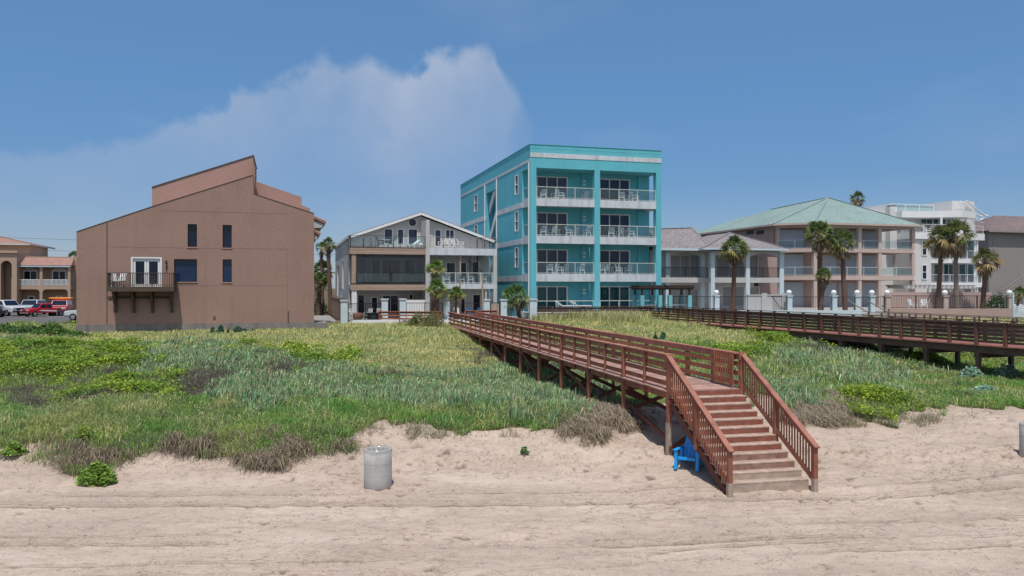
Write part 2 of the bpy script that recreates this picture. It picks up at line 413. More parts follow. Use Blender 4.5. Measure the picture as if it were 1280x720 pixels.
M['greenroof'] = mat('weathered_green_roof', (.205, .275, .255), .85, .2, .10, .35, 0, .4, 10, streak=.25, streak_col=(.28, .345, .325), fine=.22)
M['greyroof'] = mat('grey_shingle_roof', (.215, .195, .195), .9, .2, .12, .32, 0, .5, 9, fine=.34, aniso=(1, 1, 2.2))
M['brownroof'] = mat('brown_shingle_roof', (.165, .125, .12), .9, .2, .12, .32, 0, .5, 9, fine=.34, aniso=(1, 1, 2.2))
M['greywall'] = mat('grey_taupe_stucco', (.27, .245, .23), .9, .2, .06, .6, streak=.12, streak_col=(.2, .18, .17))
M['bluewhite'] = mat('pale_blue_paint', (.52, .60, .63), .7, .3, .05, 1)
M['plank'] = mat('tan_fascia_boards', (.36, .26, .20), .85, .2, .2, 3, .2, aniso=(.3, 1, 4))
M['fencewood'] = mat('brown_fence_boards', (.20, .14, .105), .85, .2, .2, 3, .25)
M['aquapost'] = mat('aqua_painted_post', (.16, .42, .45), .7, .3, .05, 2)
M['thatch'] = mat('dark_thatch', (.05, .038, .034), .95, .1, .25, 6, .2)
M['asphalt'] = mat('asphalt_lot', (.115, .105, .10), .9, .2, .12, .8, 0, .2, 30, fine=.1)
M['paving'] = mat('pale_concrete_paving', (.36, .34, .32), .9, .2, .1, .8)
M['pad'] = mat('dark_cushion', (.03, .035, .045), .9, .1, .1, 3)

def zmap(ox, oy, s): return (lambda x: ox+x/s), (lambda y: oy+y/s)
class Face:      # a vertical face to put openings on: front (looking to the sea) or side (looking left)
    def __init__(s, T, v=None, u=None): s.T, s.v, s.u = T, v, u
    def box(s, mb, a0, a1, d0, d1, z0, z1):     # d>0 goes into the wall
        if s.u is None: return mb.box(a0, a1, s.v+d0, s.v+d1, z0, z1)
        return mb.box(s.u+d0, s.u+d1, a0, a1, z0, z1)
    def hole(s, a0, a1, z0, z1, d=.5):
        return (a0, a1, s.v-.05, s.v+d, z0, z1) if s.u is None else (s.u-.05, s.u+d, a0, a1, z0, z1)
def window(F, a0, a1, z0, z1, fm, gm, fw=.06, cols=1, rows=1, proud=.03, rec=.07, name='window', pname='pane', sill=None, arch=False, gms=None, sub='frame'):
    mb = MB()
    F.box(mb, a0-fw*.2, a0+fw, -proud, rec, z0, z1); F.box(mb, a1-fw, a1+fw*.2, -proud, rec, z0, z1)
    F.box(mb, a0+fw, a1-fw, -proud+.002, rec-.002, z1-fw, z1); F.box(mb, a0+fw, a1-fw, -proud+.002, rec-.002, z0, z0+fw)
    for i in range(1, cols): a = a0+(a1-a0)*i/cols; F.box(mb, a-fw*.4, a+fw*.4, -proud+.008, rec-.008, z0+fw, z1-fw)
    for i in range(1, rows): z = z0+(z1-z0)*i/rows; F.box(mb, a0+fw, a1-fw, -proud+.012, rec-.012, z-fw*.35, z+fw*.35)
    if sill: F.box(mb, a0-.08, a1+.08, -proud-.05, .0, z0-.07, z0-.002)
    o = F.T.part(name, mb, fm)
    g = MB()
    for i in range(cols):
        b0 = a0+(a1-a0)*i/cols; b1 = a0+(a1-a0)*(i+1)/cols
        F.box(g, b0+.01, b1-.01, rec-.035+.004*(i % 2), rec-.015+.004*(i % 2), z0+.01, z1-.01)
    F.T.part(pname, g, gm, o)
    return o
def railing(T, pts, z0, h, post_m, panel=None, step=1.6, pickets=None, bars=0, name='railing', r=.03, top=.05, pick_w=.018):
    mb = MB(); pk = MB(); pn = MB()
    for a, b in zip(pts[:-1], pts[1:]):
        a3 = Vector((*a, z0)); b3 = Vector((*b, z0)); d = b3-a3; n = max(1, round(d.length/step))
        mb.bar(a3+Vector((0,0,h-top/2)), b3+Vector((0,0,h-top/2)), top, top); mb.bar(a3+Vector((0,0,.09)), b3+Vector((0,0,.09)), r, r)
        for i in range(n+1): p = a3.lerp(b3, i/n); mb.box(p.x-r*.8, p.x+r*.8, p.y-r*.8, p.y+r*.8, z0, z0+h-top)
        if bars:
            for k in range(bars): zz = .09+(h-.14)*(k+1)/(bars+1); pk.bar(a3+Vector((0,0,zz)), b3+Vector((0,0,zz)), .014, .014)
        if pickets:
            m = int(d.length/pickets)
            for i in range(1, m): p = a3.lerp(b3, i/m); pk.box(p.x-pick_w/2, p.x+pick_w/2, p.y-pick_w/2, p.y+pick_w/2, z0+.09, z0+h-top)
        if panel:
            for i in range(n):
                p = a3.lerp(b3, (i+.04)/n); q = a3.lerp(b3, (i+.96)/n); pn.bar(p+Vector((0,0,(h+.05)/2)), q+Vector((0,0,(h+.05)/2)), .012, h-.22)
    o = T.part(name, mb, post_m)
    if pk.v: T.part('pickets' if pickets else 'cable', pk, post_m, o)
    if pn.v: T.part('glass_panel', pn, panel, o)
    return o
def hip_roof(T, u0, u1, v0, v1, ze, zp, m, rv0, rv1, ru=None, name='roof', th=.18, fascia=None):
    ru = (u0+u1)/2 if ru is None else ru
    mb = MB(); vs = [(u0,v0,ze),(u1,v0,ze),(u1,v1,ze),(u0,v1,ze),(ru,rv0,zp),(ru,rv1,zp)]
    mb.add(vs, [(0,1,4),(1,2,5,4),(2,3,5),(3,0,4,5),(3,2,1,0)])
    o = T.part(name, mb, m)
    mb = MB(); 
    for a, b in (((u0,v0),(u1,v0)), ((u1,v0),(u1,v1)), ((u0,v1),(u0,v0))): mb.bar((*a, ze-th/2-.004), (*b, ze-th/2-.004), .1, th)
    T.part('fascia', mb, fascia or M['white'], o)
    # ridge caps
    mb = MB()
    for a, b in ((0, 4), (1, 4), (4, 5)): mb.bar(Vector(vs[a])+Vector((0,0,.03)), Vector(vs[b])+Vector((0,0,.03)), .22, .05)
    T.part('ridge_cap', mb, m, o)
    return o
PROTO = {}
def place(kind, make, frame, u, v, z, rot, label, cat, group, scale=1.0):
    w = frame.w(u, v)
    if kind not in PROTO: PROTO[kind] = make(); r = PROTO[kind]; r['category'] = cat
    else: r = dup(PROTO[kind], (0,0,0), 0, label)
    r.location = (w.x, w.y, z); r.rotation_euler = (0, 0, frame.a+rot); r['label'] = label; r['category'] = cat; r['group'] = group; r.scale = (scale,)*3
    return r
def chair_mesh(m, arms=True, low=False):
    sh = .30 if low else .43
    mb = MB()
    for sx in (-.25, .25):
        mb.bar((sx, -.24, 0), (sx*.92, -.22, sh+.2 if arms else sh), .045, .045); mb.bar((sx, .26, 0), (sx*.92, .22, sh), .045, .045)
        if arms: mb.box(sx-.035, sx+.035, -.27, .25, sh+.19, sh+.225)
        mb.bar((sx*.85, .21, sh), (sx*.85, .36, sh+.5), .04, .04)
    mb.prism_x([(-.26, sh), (.24, sh-.04), (.24, sh-.08), (-.26, sh-.05)], -.24, .24)
    for i in range(5): x = -.2+i*.1; mb.bar((x, .22, sh), (x, .365, sh+.5), .06, .018)
    mb.bar((-.24, .36, sh+.5), (.24, .36, sh+.5), .05, .07)
    return mb
def mk_chair(m, name='patio_chair', **k):
    def f():
        o = mesh_obj(name, chair_mesh(m, **k), m); return o
    return f
def mk_table(m, r=.42, h=.7, name='patio_table'):
    def f():
        mb = MB(); mb.lathe([(.001, h-.03), (r, h-.03), (r, h), (.001, h)], n=20)
        for a in (0.8, 2.37, 3.94, 5.5): mb.bar((math.cos(a)*r*.75, math.sin(a)*r*.75, 0), (math.cos(a)*r*.5, math.sin(a)*r*.5, h-.03), .04, .04)
        return mesh_obj(name, mb, m)
    return f
def mk_lounge(m, name='sun_lounger'):
    def f():
        mb = MB(); mb.box(-.32, .32, -1.0, .35, .30, .36); mb.prism_x([(.35, .30), (.95, .72), (.93, .78), (.35, .36)], -.32, .32)
        for x in (-.28, .28):
            for y in (-.9, .3): mb.box(x-.03, x+.03, y-.03, y+.03, 0, .3)
            mb.bar((x, .8, .0), (x, .75, .62), .04, .04)
        return mesh_obj(name, mb, m)
    return f

# ------------------------------------------------------------------ the brown stucco building
X1, Y1 = zmap(80, 180, 2.88)
F1 = Frame(95.6, 56, 15.7); W1 = F1.u(392.5)
T = Thing('stucco_house', 'large brown stucco building with slanting roofline and one timber balcony', 'house', F1, (0, 0, 1.6))
def u1(x): return F1.u(X1(x))
def z1(x, y, v=0): return F1.z(X1(x), Y1(y), v)
zb = z1(45, 651); zf = 1.5
poly = [(0, zb), (W1, zb), (W1, z1(900, 250)), (u1(684), z1(684, 180)), (u1(680), z1(680, 112)), (u1(315), z1(315, 226)), (0, z1(45, 316))]
mb = MB(); mb.prism(poly, 0, 7.0); wall = T.part('wall', mb, M['brown'])
mb = MB(); mb.box(-.02, W1+.06, -.06, 7.1, zf, zb-.004); mb.box(W1+.08, W1+1.0, -.04, 4, zf, zb-.05); T.part('foundation', mb, M['found'])
wins = {'a': (445, 479, 288, 371), 'b': (571, 604, 291, 374), 'c': (396, 479, 414, 497), 'd': (571, 604, 415, 498)}
door = (248, 346, 412, 520)
H = []
for k in wins: a, b, c, d = wins[k]; H.append((u1(a), u1(b), -.1, .35, z1(a, d), z1(a, c)))
du0, du1, dz0, dz1 = u1(door[0]), u1(door[1]), z1(248, 517), z1(248, 412)
H.append((du0, du1, -.1, .3, dz0, dz1)); T.holes(wall, H)
FC = Face(T, v=.16)
for k in wins:
    a, b, c, d = wins[k]; window(FC, u1(a), u1(b), z1(a, d), z1(a, c), M['black'], M['glassblue'] if k in 'cd' else M['glass'], .045, proud=.0)
for k in wins: a, b, c, d = wins[k]; mb = MB(); mb.box(u1(a)-.05, u1(b)+.05, -.045, .1, z1(a, d)-.06, z1(a, d)+.012); T.part('window_sill', mb, M['brownpink'])
FC = Face(T, v=.05)
mb = MB(); a0, a1 = du0, du1
mb.box(a0-.12, a0, -.03, .10, dz0, dz1+.1); mb.box(a1, a1+.12, -.03, .10, dz0, dz1+.1); mb.box(a0-.0, a1+.0, -.03, .10, dz1, dz1+.1); T.part('door_frame', mb, M['white'])
mid = (a0+a1)/2
for b0, b1 in ((a0+.02, mid-.01), (mid+.01, a1-.02)):
    mb = MB(); s_ = .14
    mb.box(b0, b0+s_, .06, .11, dz0, dz1-.02); mb.box(b1-s_, b1, .06, .11, dz0, dz1-.02); mb.box(b0+s_, b1-s_, .06, .11, dz1-.2, dz1-.02); mb.box(b0+s_, b1-s_, .06, .11, dz0, dz0+.25)
    o = T.part('door', mb, M['white']); g = MB(); g.box(b0+s_, b1-s_, .085, .10, dz0+.25, dz1-.2); T.part('pane', g, M['glass'], o)
    h = MB(); h.box(mid-.08 if b0 < mid-.3 else mid+.04, mid-.04 if b0 < mid-.3 else mid+.08, .03, .06, dz0+.9, dz0+1.05); T.part('handle', h, M['black'], o)
# thin flashing along the slanting wall tops
mb = MB()
for a_, b_ in ((poly[6], poly[5]), (poly[5], poly[4]), (poly[3], poly[2])): mb.bar((a_[0], .06, a_[1]+.016), (b_[0], .06, b_[1]+.016), .18, .03)
T.part('flashing', mb, M['brownwood'])
# score lines in the render
mb = MB(); zl = [z1(155, 236), z1(155, 371), z1(480, 510)]
mb.box(u1(153), u1(156.5), -.012, .0, zb, z1(155, 283)-.02)
T.part('downpipe', mb, M['brownwood'])
mb = MB()
mb.box(u1(340), u1(800), -.006, .001, zl[0], zl[0]+.035); mb.box(u1(158), u1(803), -.006, .001, zl[1], zl[1]+.035); mb.box(u1(400), u1(803), -.006, .001, zl[2], zl[2]+.025); mb.box(u1(803), u1(805), -.006, .001, zb, zl[1])
T.part('joint_strip', mb, mat('joint_stucco', (.25, .16, .13), .9))
# upper walls standing behind the gable
mb = MB(); v = 1.6
up = [(F1.u(X1(317), v), F1.z(X1(317), Y1(240), v)), (F1.u(X1(681), v), F1.z(X1(681), Y1(130), v)-1.0), (F1.u(X1(681), v), F1.z(X1(681), Y1(42), v)), (F1.u(X1(317), v), F1.z(X1(317), Y1(157), v))]
up = [(up[0][0], up[0][1]-.8)]+up[1:]
mb.prism(up, v, v+7); T.part('upper_wall', mb, M['brownpink'])
mb = MB(); a, b = up[3], up[2]; mb.bar((a[0]-.03, v+3.5, a[1]+.03), (b[0]+.05, v+3.5, b[1]+.03), 7.1, .06); T.part('coping', mb, M['brownwood'])
mb = MB(); v = 2.2
def q(x, y): return (F1.u(X1(x), v), F1.z(X1(x), Y1(y), v))
mb.prism([q(683, 300), q(884, 300), q(886, 232), q(856, 220), q(855, 191), q(692, 135), q(683, 132)], v, v+6); T.part('rear_wall', mb, M['brownpink'])
mb = MB(); mb.prism([q(681, 60), q(690, 95), q(690, 175), q(683, 178)], .8, 1.5); T.part('wall_return', mb, M['brown'])
# tiled eaves showing past the right corner
for (x0, y0, x1_, y1_, n) in ((896, 262, 941, 292, 5), (896, 310, 921, 335, 4)):
    mb = MB(); v = 2.5; a = (F1.u(X1(x0), v), F1.z(X1(x0), Y1(y0), v)); b = (F1.u(X1(x1_), v), F1.z(X1(x1_), Y1(y1_-10), v))
    mb.prism([(a[0], a[1]), (b[0], b[1]), (b[0], b[1]-.12), (a[0], a[1]-.12)], v, v+5); o = T.part('tile_eave', mb, M['tile'])
    mb = MB()
    for i in range(9): mb.tube([(a[0], v+.1+i*.3, a[1]+.02), (b[0]+.06, v+.1+i*.3, b[1]+.02)], .11, 8)
    T.part('tile', mb, M['tile'], o)
    mb = MB(); mb.prism([(a[0]-.3, a[1]-.13), (b[0]-.08, b[1]-.13), (b[0]-.25, b[1]-.4), (a[0]-.3, b[1]-.5)], v+.1, v+4.9); T.part('soffit', mb, M['offwhite'], o)
# balcony
BV = -1.35; ub0 = F1.u(X1(157), BV); ub1 = F1.u(X1(396), BV); zt = F1.z(X1(250), Y1(463), BV); zfz = F1.z(X1(250), Y1(514), BV); zlo = F1.z(X1(250), Y1(531), BV)
mb = MB(); u = ub0
while u < ub1-.05: mb.box(u, min(u+.14, ub1), BV+.045, -.01, zfz-.04, zfz); u += .147
bal = T.part('balcony', mb, M['brownwood'])
mb = MB(); mb.box(ub0, ub1, BV, BV+.042, zlo, zfz+.01); mb.box(ub0, ub0+.05, BV+.045, -.01, zlo, zfz-.045); mb.box(ub1-.05, ub1, BV+.045, -.01, zlo, zfz-.045)
for k in range(1, 4): u = ub0+(ub1-ub0)*k/4; mb.box(u-.03, u+.03, BV+.045, -.01, zlo+.03, zfz-.045)
T.part('balcony_beam', mb, M['brownwood'], bal)
mb = MB(); mb.box(ub0-.03, ub1+.03, BV-.03, BV+.09, zt-.05, zt); mb.box(ub0+.002, ub1-.002, BV+.01, BV+.05, zfz+.1, zfz+.15); mb.box(ub0-.03, ub0+.09, BV+.092, -.01, zt-.05, zt); mb.box(ub1-.09, ub1+.03, BV+.092, -.01, zt-.05, zt)
n = 30
for i in range(n+1): u = ub0+.03+(ub1-ub0-.06)*i/n; ww = .045 if i in (0, 10, 20, n) else .017; mb.box(u-ww, u+ww, BV+.012, BV+.048, zfz+.0, zt-.052)
for uu in (ub0+.03, ub1-.03):
    for i in range(1, 11): vv = BV+.05+(-BV-.06)*i/10; mb.box(uu-.02, uu+.02, vv-.017, vv+.017, zfz, zt-.052)
T.part('balcony_railing', mb, M['brownwood'], bal)
for x in (182, 247, 315, 385):
    u = F1.u(X1(x), -.6); mb = MB(); z0 = F1.z(X1(x), Y1(604), 0)
    mb.prism_x([(-.02, zlo-.003), (-1.15, zlo-.003), (-1.15, zlo-.16), (-.85, zlo-.25), (-.32, z0+.45), (-.24, z0+.02), (-.10, z0-.06), (-.02, z0)], u-.08, u+.08); T.part('bracket', mb, M['brownwood'], bal)
mb = MB(); mb.box(u1(158), u1(395), -.06, -.003, z1(250, 548)-.16, z1(250, 548)); T.part('ledger', mb, M['brownwood'], bal)
mb = MB(); ul = u1(369); zl_ = z1(369, 425); mb.lathe([(.03, 0), (.085, .03), (.085, .06), (.05, .24), (.02, .28)], (ul, -.10, zl_-.14), 12); mb.box(ul-.03, ul+.03, -.06, .0, zl_-.05, zl_+.05)
T.part('wall_lamp', mb, M['black'])
mb = MB(); mb.box(u1(367), u1(370.5), -.03, -.002, z1(369, 460), z1(369, 440)); mb.box(u1(806), u1(809), -.05, -.002, z1(806, 640), z1(806, 600)); mb.box(u1(537), u1(545), -.06, -.002, z1(540, 628), z1(540, 620)); T.part('conduit', mb, M['brownwood'])
for k, (x, r) in enumerate(((180, .5), (204, -.4))):
    place('wchair', mk_chair(M['white']), F1, F1.u(X1(x), -.75), -.75, zfz+.005, r, ['white chair at the left end of the brown building balcony', 'white chair next to the balcony door of the brown building'][k], 'chair', 'white patio chairs')

# ------------------------------------------------------------------ the turquoise apartment building
X4, Y4 = zmap(560, 170, 3.132)
F4 = Frame(662.8, 72, 15.7); W4 = F4.u(826.6)
T = Thing('apartment_building', 'four storey turquoise apartment building with white balcony slabs and flat roof', 'building', F4, (0, 0, 2.0))
def u4(x, v=0): return F4.u(X4(x), v)
def z4(x, y, v=0): return F4.z(X4(x), Y4(y), v)
ZT = z4(322, 32); ZS = z4(322, 125)+.05; FL4 = 3.1
SL4 = [z4(346, 243), z4(346, 390), z4(346, 540)]; ST = .68; BD = 2.6; DEP = 30
cols = [(0, u4(346)), (u4(574), u4(595)), (u4(815), W4)]
mb = MB(); mb.box(0, W4, BD, DEP, 2.0, ZT-.35); body = T.part('wall', mb, M['teal'])
vs0, vs1 = F4.v(X4(190)), F4.v(X4(150))
wl = [(F4.v(X4(275)), F4.v(X4(262)), y0, y1) for y0, y1 in ((152, 230), (294, 374), (436, 516))] + [(F4.v(X4(115)), F4.v(X4(103)), y0, y1) for y0, y1 in ((230, 296), (347, 385))]
H = [(-.1, 2.2, vs0, vs1, 3.2, z4(190, 165, 0)+.6)]
lw = []
for a, b, y0, y1 in wl:
    d = F4.depth(0, (a+b)/2); zz = lambda y: CAM_Z+(360-Y4(y))/FPX*d
    lw.append((a, b, zz(y1), zz(y0)+.0)); H.append((-.1, .3, a, b, zz(y1), zz(y0)))
doors = []
for fl in range(4):
    z0 = (FL4 if fl == 0 else SL4[3-fl])+.03
    for xa, xb, n in ((346, 468, 3), (592, 712, 3)):
        a, b = u4(xa, BD), u4(xb, BD); doors.append((a, b, z0, z0+2.35)); H.append((a, b, BD-.1, BD+.35, z0, z0+2.35))
T.holes(body, H)
FS = Face(T, u=.08)
for a, b, z0, z1_ in lw: window(FS, a, b, z0, z1_, M['white'], M['glass'], .09, rows=2, proud=.10)
FC = Face(T, v=BD+.1)
for i, (a, b, z0, z1_) in enumerate(doors): window(FC, a, b, z0, z1_, M['white'], M['glassteal'] if i < 2 else M['glassblue'], .10, cols=3, proud=.13, name='sliding_door')
mb = MB()
for a, b in cols: mb.box(a, b, 0, .62, 2.0, ZS-.002)
mb.box(0, .0, 0, 0, 0, 0) if False else None
T.part('column', mb, M['teal'])
mb = MB(); mb.box(0, W4, 0, BD-.002, ZS, ZT-.35); T.part('roof_beam', mb, M['teal'])
mb = MB(); mb.box(-.008, W4+.008, -.008, .22, ZT-.348, ZT); mb.box(-.008, .22, .222, DEP+.05, ZT-.348, ZT); mb.box(W4-.22, W4+.008, .222, DEP+.05, ZT-.348, ZT); T.part('parapet', mb, M['teal']); mb = MB(); mb.box(-.05, W4+.05, -.05, .25, ZT+.002, ZT+.05); mb.box(-.05, .25, .252, DEP+.05, ZT+.002, ZT+.05); T.part('coping', mb, M['teal'])
mb = MB(); mb.box(.0, W4, -.03, 0, z4(322, 82), z4(322, 64)); mb.box(-.03, 0, .002, vs0, ZS+.55, ZS+.78); mb.box(-.03, 0, vs0, DEP, ZS+.55, ZS+.78); T.part('trim_band', mb, M['slab'])
for zs in SL4:
    mb = MB(); mb.box(-.035, -.001, BD+.002, vs0-.002, zs-.62, zs-.12); mb.box(-.035, -.001, vs1+.002, DEP, zs-.62, zs-.12); T.part('trim_band', mb, M['slab'])
mb = MB()
for vv in (.12, vs0-.35, vs1+.3): mb.box(-.14, -.04, vv, vv+.12, 2.2, ZS+.5)
T.part('downspout', mb, M['white'])
bays = [(cols[0][1], cols[1][0]), (cols[1][1], cols[2][0])]
for fl, zs in enumerate(SL4):
    for bi, (a, b) in enumerate(bays):
        mb = MB(); mb.box(a+.002, b-.002, .04, BD-.003, zs-.30, zs); mb.box(a+.002, b-.002, .0, .16, zs-ST, zs+.02)
        mb.box(a+.004, b-.004, .17, BD-.004, zs-ST+.16, zs-.302)
        if bi == 0: mb.box(.0, a, .64, BD-.003, zs-ST, zs+.02)
        else: mb.box(b, W4, .64, BD-.003, zs-ST, zs+.02)
        o = T.part('balcony', mb, M['slab'])
        railing(T, [(a+.05, .08), (b-.05, .08)], zs+.02, 1.06, M['cream'], M['thin'], 1.7).parent = o
        if bi == 0: railing(T, [(.06, .70), (.06, BD-.1)], zs+.02, 1.06, M['cream'], M['thin'], 1.8).parent = o
        else: railing(T, [(W4-.06, .70), (W4-.06, BD-.1)], zs+.02, 1.06, M['cream'], M['thin'], 1.8).parent = o
for a, b in bays: railing(T, [(a+.05, .08), (b-.05, .08)], FL4, 1.05, M['cream'], None, 1.7)
mb = MB(); mb.box(-.3, W4+.3, -1.0, BD-.003, 2.0, FL4-.002); T.part('terrace_slab', mb, M['slab'])
for fl in range(4):
    z0 = FL4 if fl == 0 else SL4[3-fl]
    for bi, (a, b) in enumerate(bays):
        uu = u4(531, BD) if bi == 0 else u4(770, BD)-.5
        mb = MB(); mb.box(uu-.28, uu+.28, BD-.14, BD-.003, z0, z0+2.72); T.part('pilaster', mb, M['teal'])
        if bi == 0: 
            for zz_ in (1.62, 1.95): mb = MB(); mb.box(uu-.12, uu+.12, BD-.2, BD-.142, z0+zz_, z0+zz_+.17); T.part('meter_box', mb, M['white'])
# stairs in the side recess
mb = MB(); zz = FL4; vm = (vs0+vs1)/2
for zs in [*reversed(SL4), ZS+.2]:
    mb.add([(.25, vs1-.3, zz), (.25, vs0+.6, zs-.1), (.25, vs0+.6, zs+.75), (.25, vs1-.3, zz+.85), (.4, vs1-.3, zz), (.4, vs0+.6, zs-.1), (.4, vs0+.6, zs+.75), (.4, vs1-.3, zz+.85)], [(0,1,2,3),(7,6,5,4),(0,4,5,1),(1,5,6,2),(2,6,7,3),(3,7,4,0)])
    mb.box(.05, 2.1, vs0+.02, vs0+.62, zs-.2, zs); zz = zs
T.part('stair', mb, M['white'])
# furniture on the balconies
names_f = ['ground floor', 'second floor', 'third floor', 'top floor']; names_b = ['left', 'right']
chp = {(1, 0): (400, 425, 440, 465, 520), (1, 1): (605, 625, 670, 715), (2, 0): (375, 415, 475, 545, 505), (2, 1): (640, 680, 720), (3, 0): (375, 425, 445, 545), (3, 1): (680, 715, 735)}
ordn = ['first', 'second', 'third', 'fourth', 'fifth']
for (fl, bi), xs in chp.items():
    z0 = SL4[3-fl]+.005
    xs = sorted(xs)
    for i, x in enumerate(xs):
        place('wchair', mk_chair(M['white']), F4, u4(x, .85), .85+.5*(i % 2), z0, [-.5, .4, .9, -.9, .2][i % 5]+(math.pi if i % 3 == 1 else 0), f'{ordn[i]} white chair from the left on the {names_f[fl]} {names_b[bi]} turquoise balcony', 'chair', 'white patio chairs')
    place('wtable', mk_table(M['cream']), F4, u4(xs[1]+14, 1.2), 1.35, z0, 0, f'round white table on the {names_f[fl]} {names_b[bi]} balcony of the turquoise building', 'table', 'round balcony tables')
for i, x in enumerate((462, 520)):
    o = place('lounge', mk_lounge(M['white']), F4, u4(x, -.3), -.2, FL4+.25, math.pi/2, ['left of two white loungers on the turquoise building terrace', 'right of two white loungers on the turquoise building terrace'][i], 'lounger', 'white loungers')

# ------------------------------------------------------------------ the white gabled house
X3, Y3 = zmap(380, 250, 4.5)
F3 = Frame(439, 70, 15.7); W3 = F3.u(X3(1085))
T = Thing('beach_house', 'off white gabled house with two decks and a fin wall between its halves', 'house', F3, (0, 0, 2.0))
def u3(x, v=0): return F3.u(X3(x), v)
def z3(x, y, v=0): return F3.z(X3(x), Y3(y), v)
RV = 3.0; GF = 2.6
zU, zUb = z3(265, 265), z3(265, 303); zL, zLb = z3(275, 472), z3(275, 508)
ap = (u3(655, RV), z3(655, 76, RV)); le = (u3(268, RV)-.1, z3(268, 204, RV)); re_ = (u3(1062, RV), z3(1062, 232, RV))
mb = MB(); mb.prism([(0.0, 2.0), (W3, 2.0), (W3, re_[1]-.1), (ap[0], ap[1]-.25), (0.0, le[1]-.15)], RV, 24); body = T.part('wall', mb, M['offwhite'])
ops = []
for a, b, y0, y1, c in ((450, 500, 160, 248, 1), (525, 562, 162, 258, 1), (585, 640, 160, 258, 1), (735, 772, 165, 262, 1), (795, 846, 165, 262, 2)): ops.append((a, b, y0, y1, c, 'U'))
for a, b, y0, y1, c in ((385, 430, 335, 462, 1), (437, 545, 330, 462, 2), (560, 622, 330, 464, 1), (800, 852, 350, 462, 1), (880, 915, 350, 464, 1), (945, 985, 345, 464, 1)): ops.append((a, b, y0, y1, c, 'M'))
for a, b, y0, y1, c in ((300, 342, 532, 640, 1), (378, 415, 545, 640, 1), (440, 532, 535, 640, 2), (868, 908, 530, 640, 1), (948, 995, 530, 640, 1), (590, 615, 530, 560, 1)): ops.append((a, b, y0, y1, c, 'G'))
H = [(u3(a, RV), u3(b, RV), RV-.1, RV+.3, z3(a, y1, RV), z3(a, y0, RV)) for a, b, y0, y1, c, k in ops]
sw = [(215, 222, 345, 500), (185, 195, 370, 560), (205, 210, 500, 570)]
for x0, x1_, y0, y1 in sw:
    a, b = F3.v(X3(x1_)), F3.v(X3(x0)); d = F3.depth(0, (a+b)/2); H.append((-.1, .3, a, b, CAM_Z+(360-Y3(y1))/FPX*d, CAM_Z+(360-Y3(y0))/FPX*d))
T.holes(body, H)
FC = Face(T, v=RV+.1)
for (a, b, y0, y1, c, k), h in zip(ops, H): window(FC, h[0], h[1], h[4], h[5], M['white'], M['glassblue'] if k == 'U' else M['glass'], .07, cols=c, proud=.12)
FS = Face(T, u=.1)
for h in H[len(ops):]: window(FS, h[2], h[3], h[4], h[5], M['white'], M['glass'], .06, proud=.05)
mb = MB(); mb.lathe([(.001, 0), (.31, 0)], (0, 0, 0), 24)
ro = MB(); n = 24; cu, cz = u3(610, RV), z3(610, 127, RV)
ro.prism([(cu+.42*math.cos(6.2832*i/n), cz+.42*math.sin(6.2832*i/n)) for i in range(n)], RV-.06, RV-.002); o = T.part('round_window', ro, M['white'])
ro = MB(); ro.prism([(cu+.34*math.cos(6.2832*i/n), cz+.34*math.sin(6.2832*i/n)) for i in range(n)], RV-.075, RV-.062); T.part('pane', ro, M['glass'], o)
# roof
mb = MB(); ov = .3
for a, b in ((le, ap), (ap, re_)):
    d = Vector((b[0]-a[0], 0, b[1]-a[1])).normalized(); 
    e0 = (a[0]-(d.x*ov if a is le else 0), a[1]-(d.z*ov if a is le else 0)); e1 = (b[0]+(d.x*ov if b is re_ else 0), b[1]+(d.z*ov if b is re_ else 0))
    mb.prism([e0, e1, (e1[0], e1[1]+.12), (e0[0], e0[1]+.12)], RV-.5, 24.4)
rf = T.part('roof', mb, M['greyroof'])
mb = MB()
for a, b in ((le, ap), (ap, re_)): mb.bar((a[0], RV-.53, a[1]-.06), (b[0], RV-.53, b[1]-.06), .05, .22)
mb.box(le[0]-.32, le[0]-.2, RV-.4, 24.2, le[1]-.22, le[1]-.06)
T.part('bargeboard', mb, M['white'], rf)
uf0, uf1 = u3(684), u3(707)
mb = MB(); mb.box(uf0, uf1, -.05, RV-.003, 2.0, zU); mb.prism_x([(-.05, zU), (RV-.003, zU), (RV-.003, z3(690, 118, RV)), (.9, z3(690, 112, 0)), (-.05, z3(690, 112, 0))], uf0+.02, uf1-.02); T.part('fin_wall', mb, M['offwhite'])
# left half decks
mb = MB(); mb.box(0, uf0-.003, .06, RV-.003, zUb+.12, zU-.05); dk = T.part('deck', mb, M['offwhite'])
mb = MB(); k = 4; hh = (zU-zUb)/k
for i in range(k): mb.box(-.12, uf0-.006, 0, .056, zUb+i*hh+.004, zUb+(i+1)*hh-.004); mb.box(-.12, -.066, .06, RV-.003, zUb+i*hh+.004, zUb+(i+1)*hh-.004)
T.part('fascia', mb, M['plank'], dk)
mb = MB(); mb.box(-.14, uf0-.003, -.03, .1, zU+.002, zU+.05); T.part('deck_edge', mb, M['black'], dk)
mb = MB(); mb.box(0, uf0-.003, .06, RV-.003, zLb+.12, zL-.05); dk2 = T.part('deck', mb, M['offwhite'])
mb = MB(); hh = (zL-zLb)/k
for i in range(k): mb.box(-.05, uf0-.006, 0, .056, zLb+i*hh+.004, zLb+(i+1)*hh-.004)
T.part('fascia', mb, M['plank'], dk2)
mb = MB(); mb.box(-.1, uf0-.003, -.03, .1, zL+.002, zL+.05); T.part('deck_edge', mb, M['black'], dk2)
mb = MB(); mb.box(.05, .42, .06, .40, zL+.05, zUb); T.part('deck_post', mb, M['plank'])
mb = MB(); mb.box(.05, u3(297), .06, .45, 2.0, zLb); T.part('deck_post', mb, M['white'])
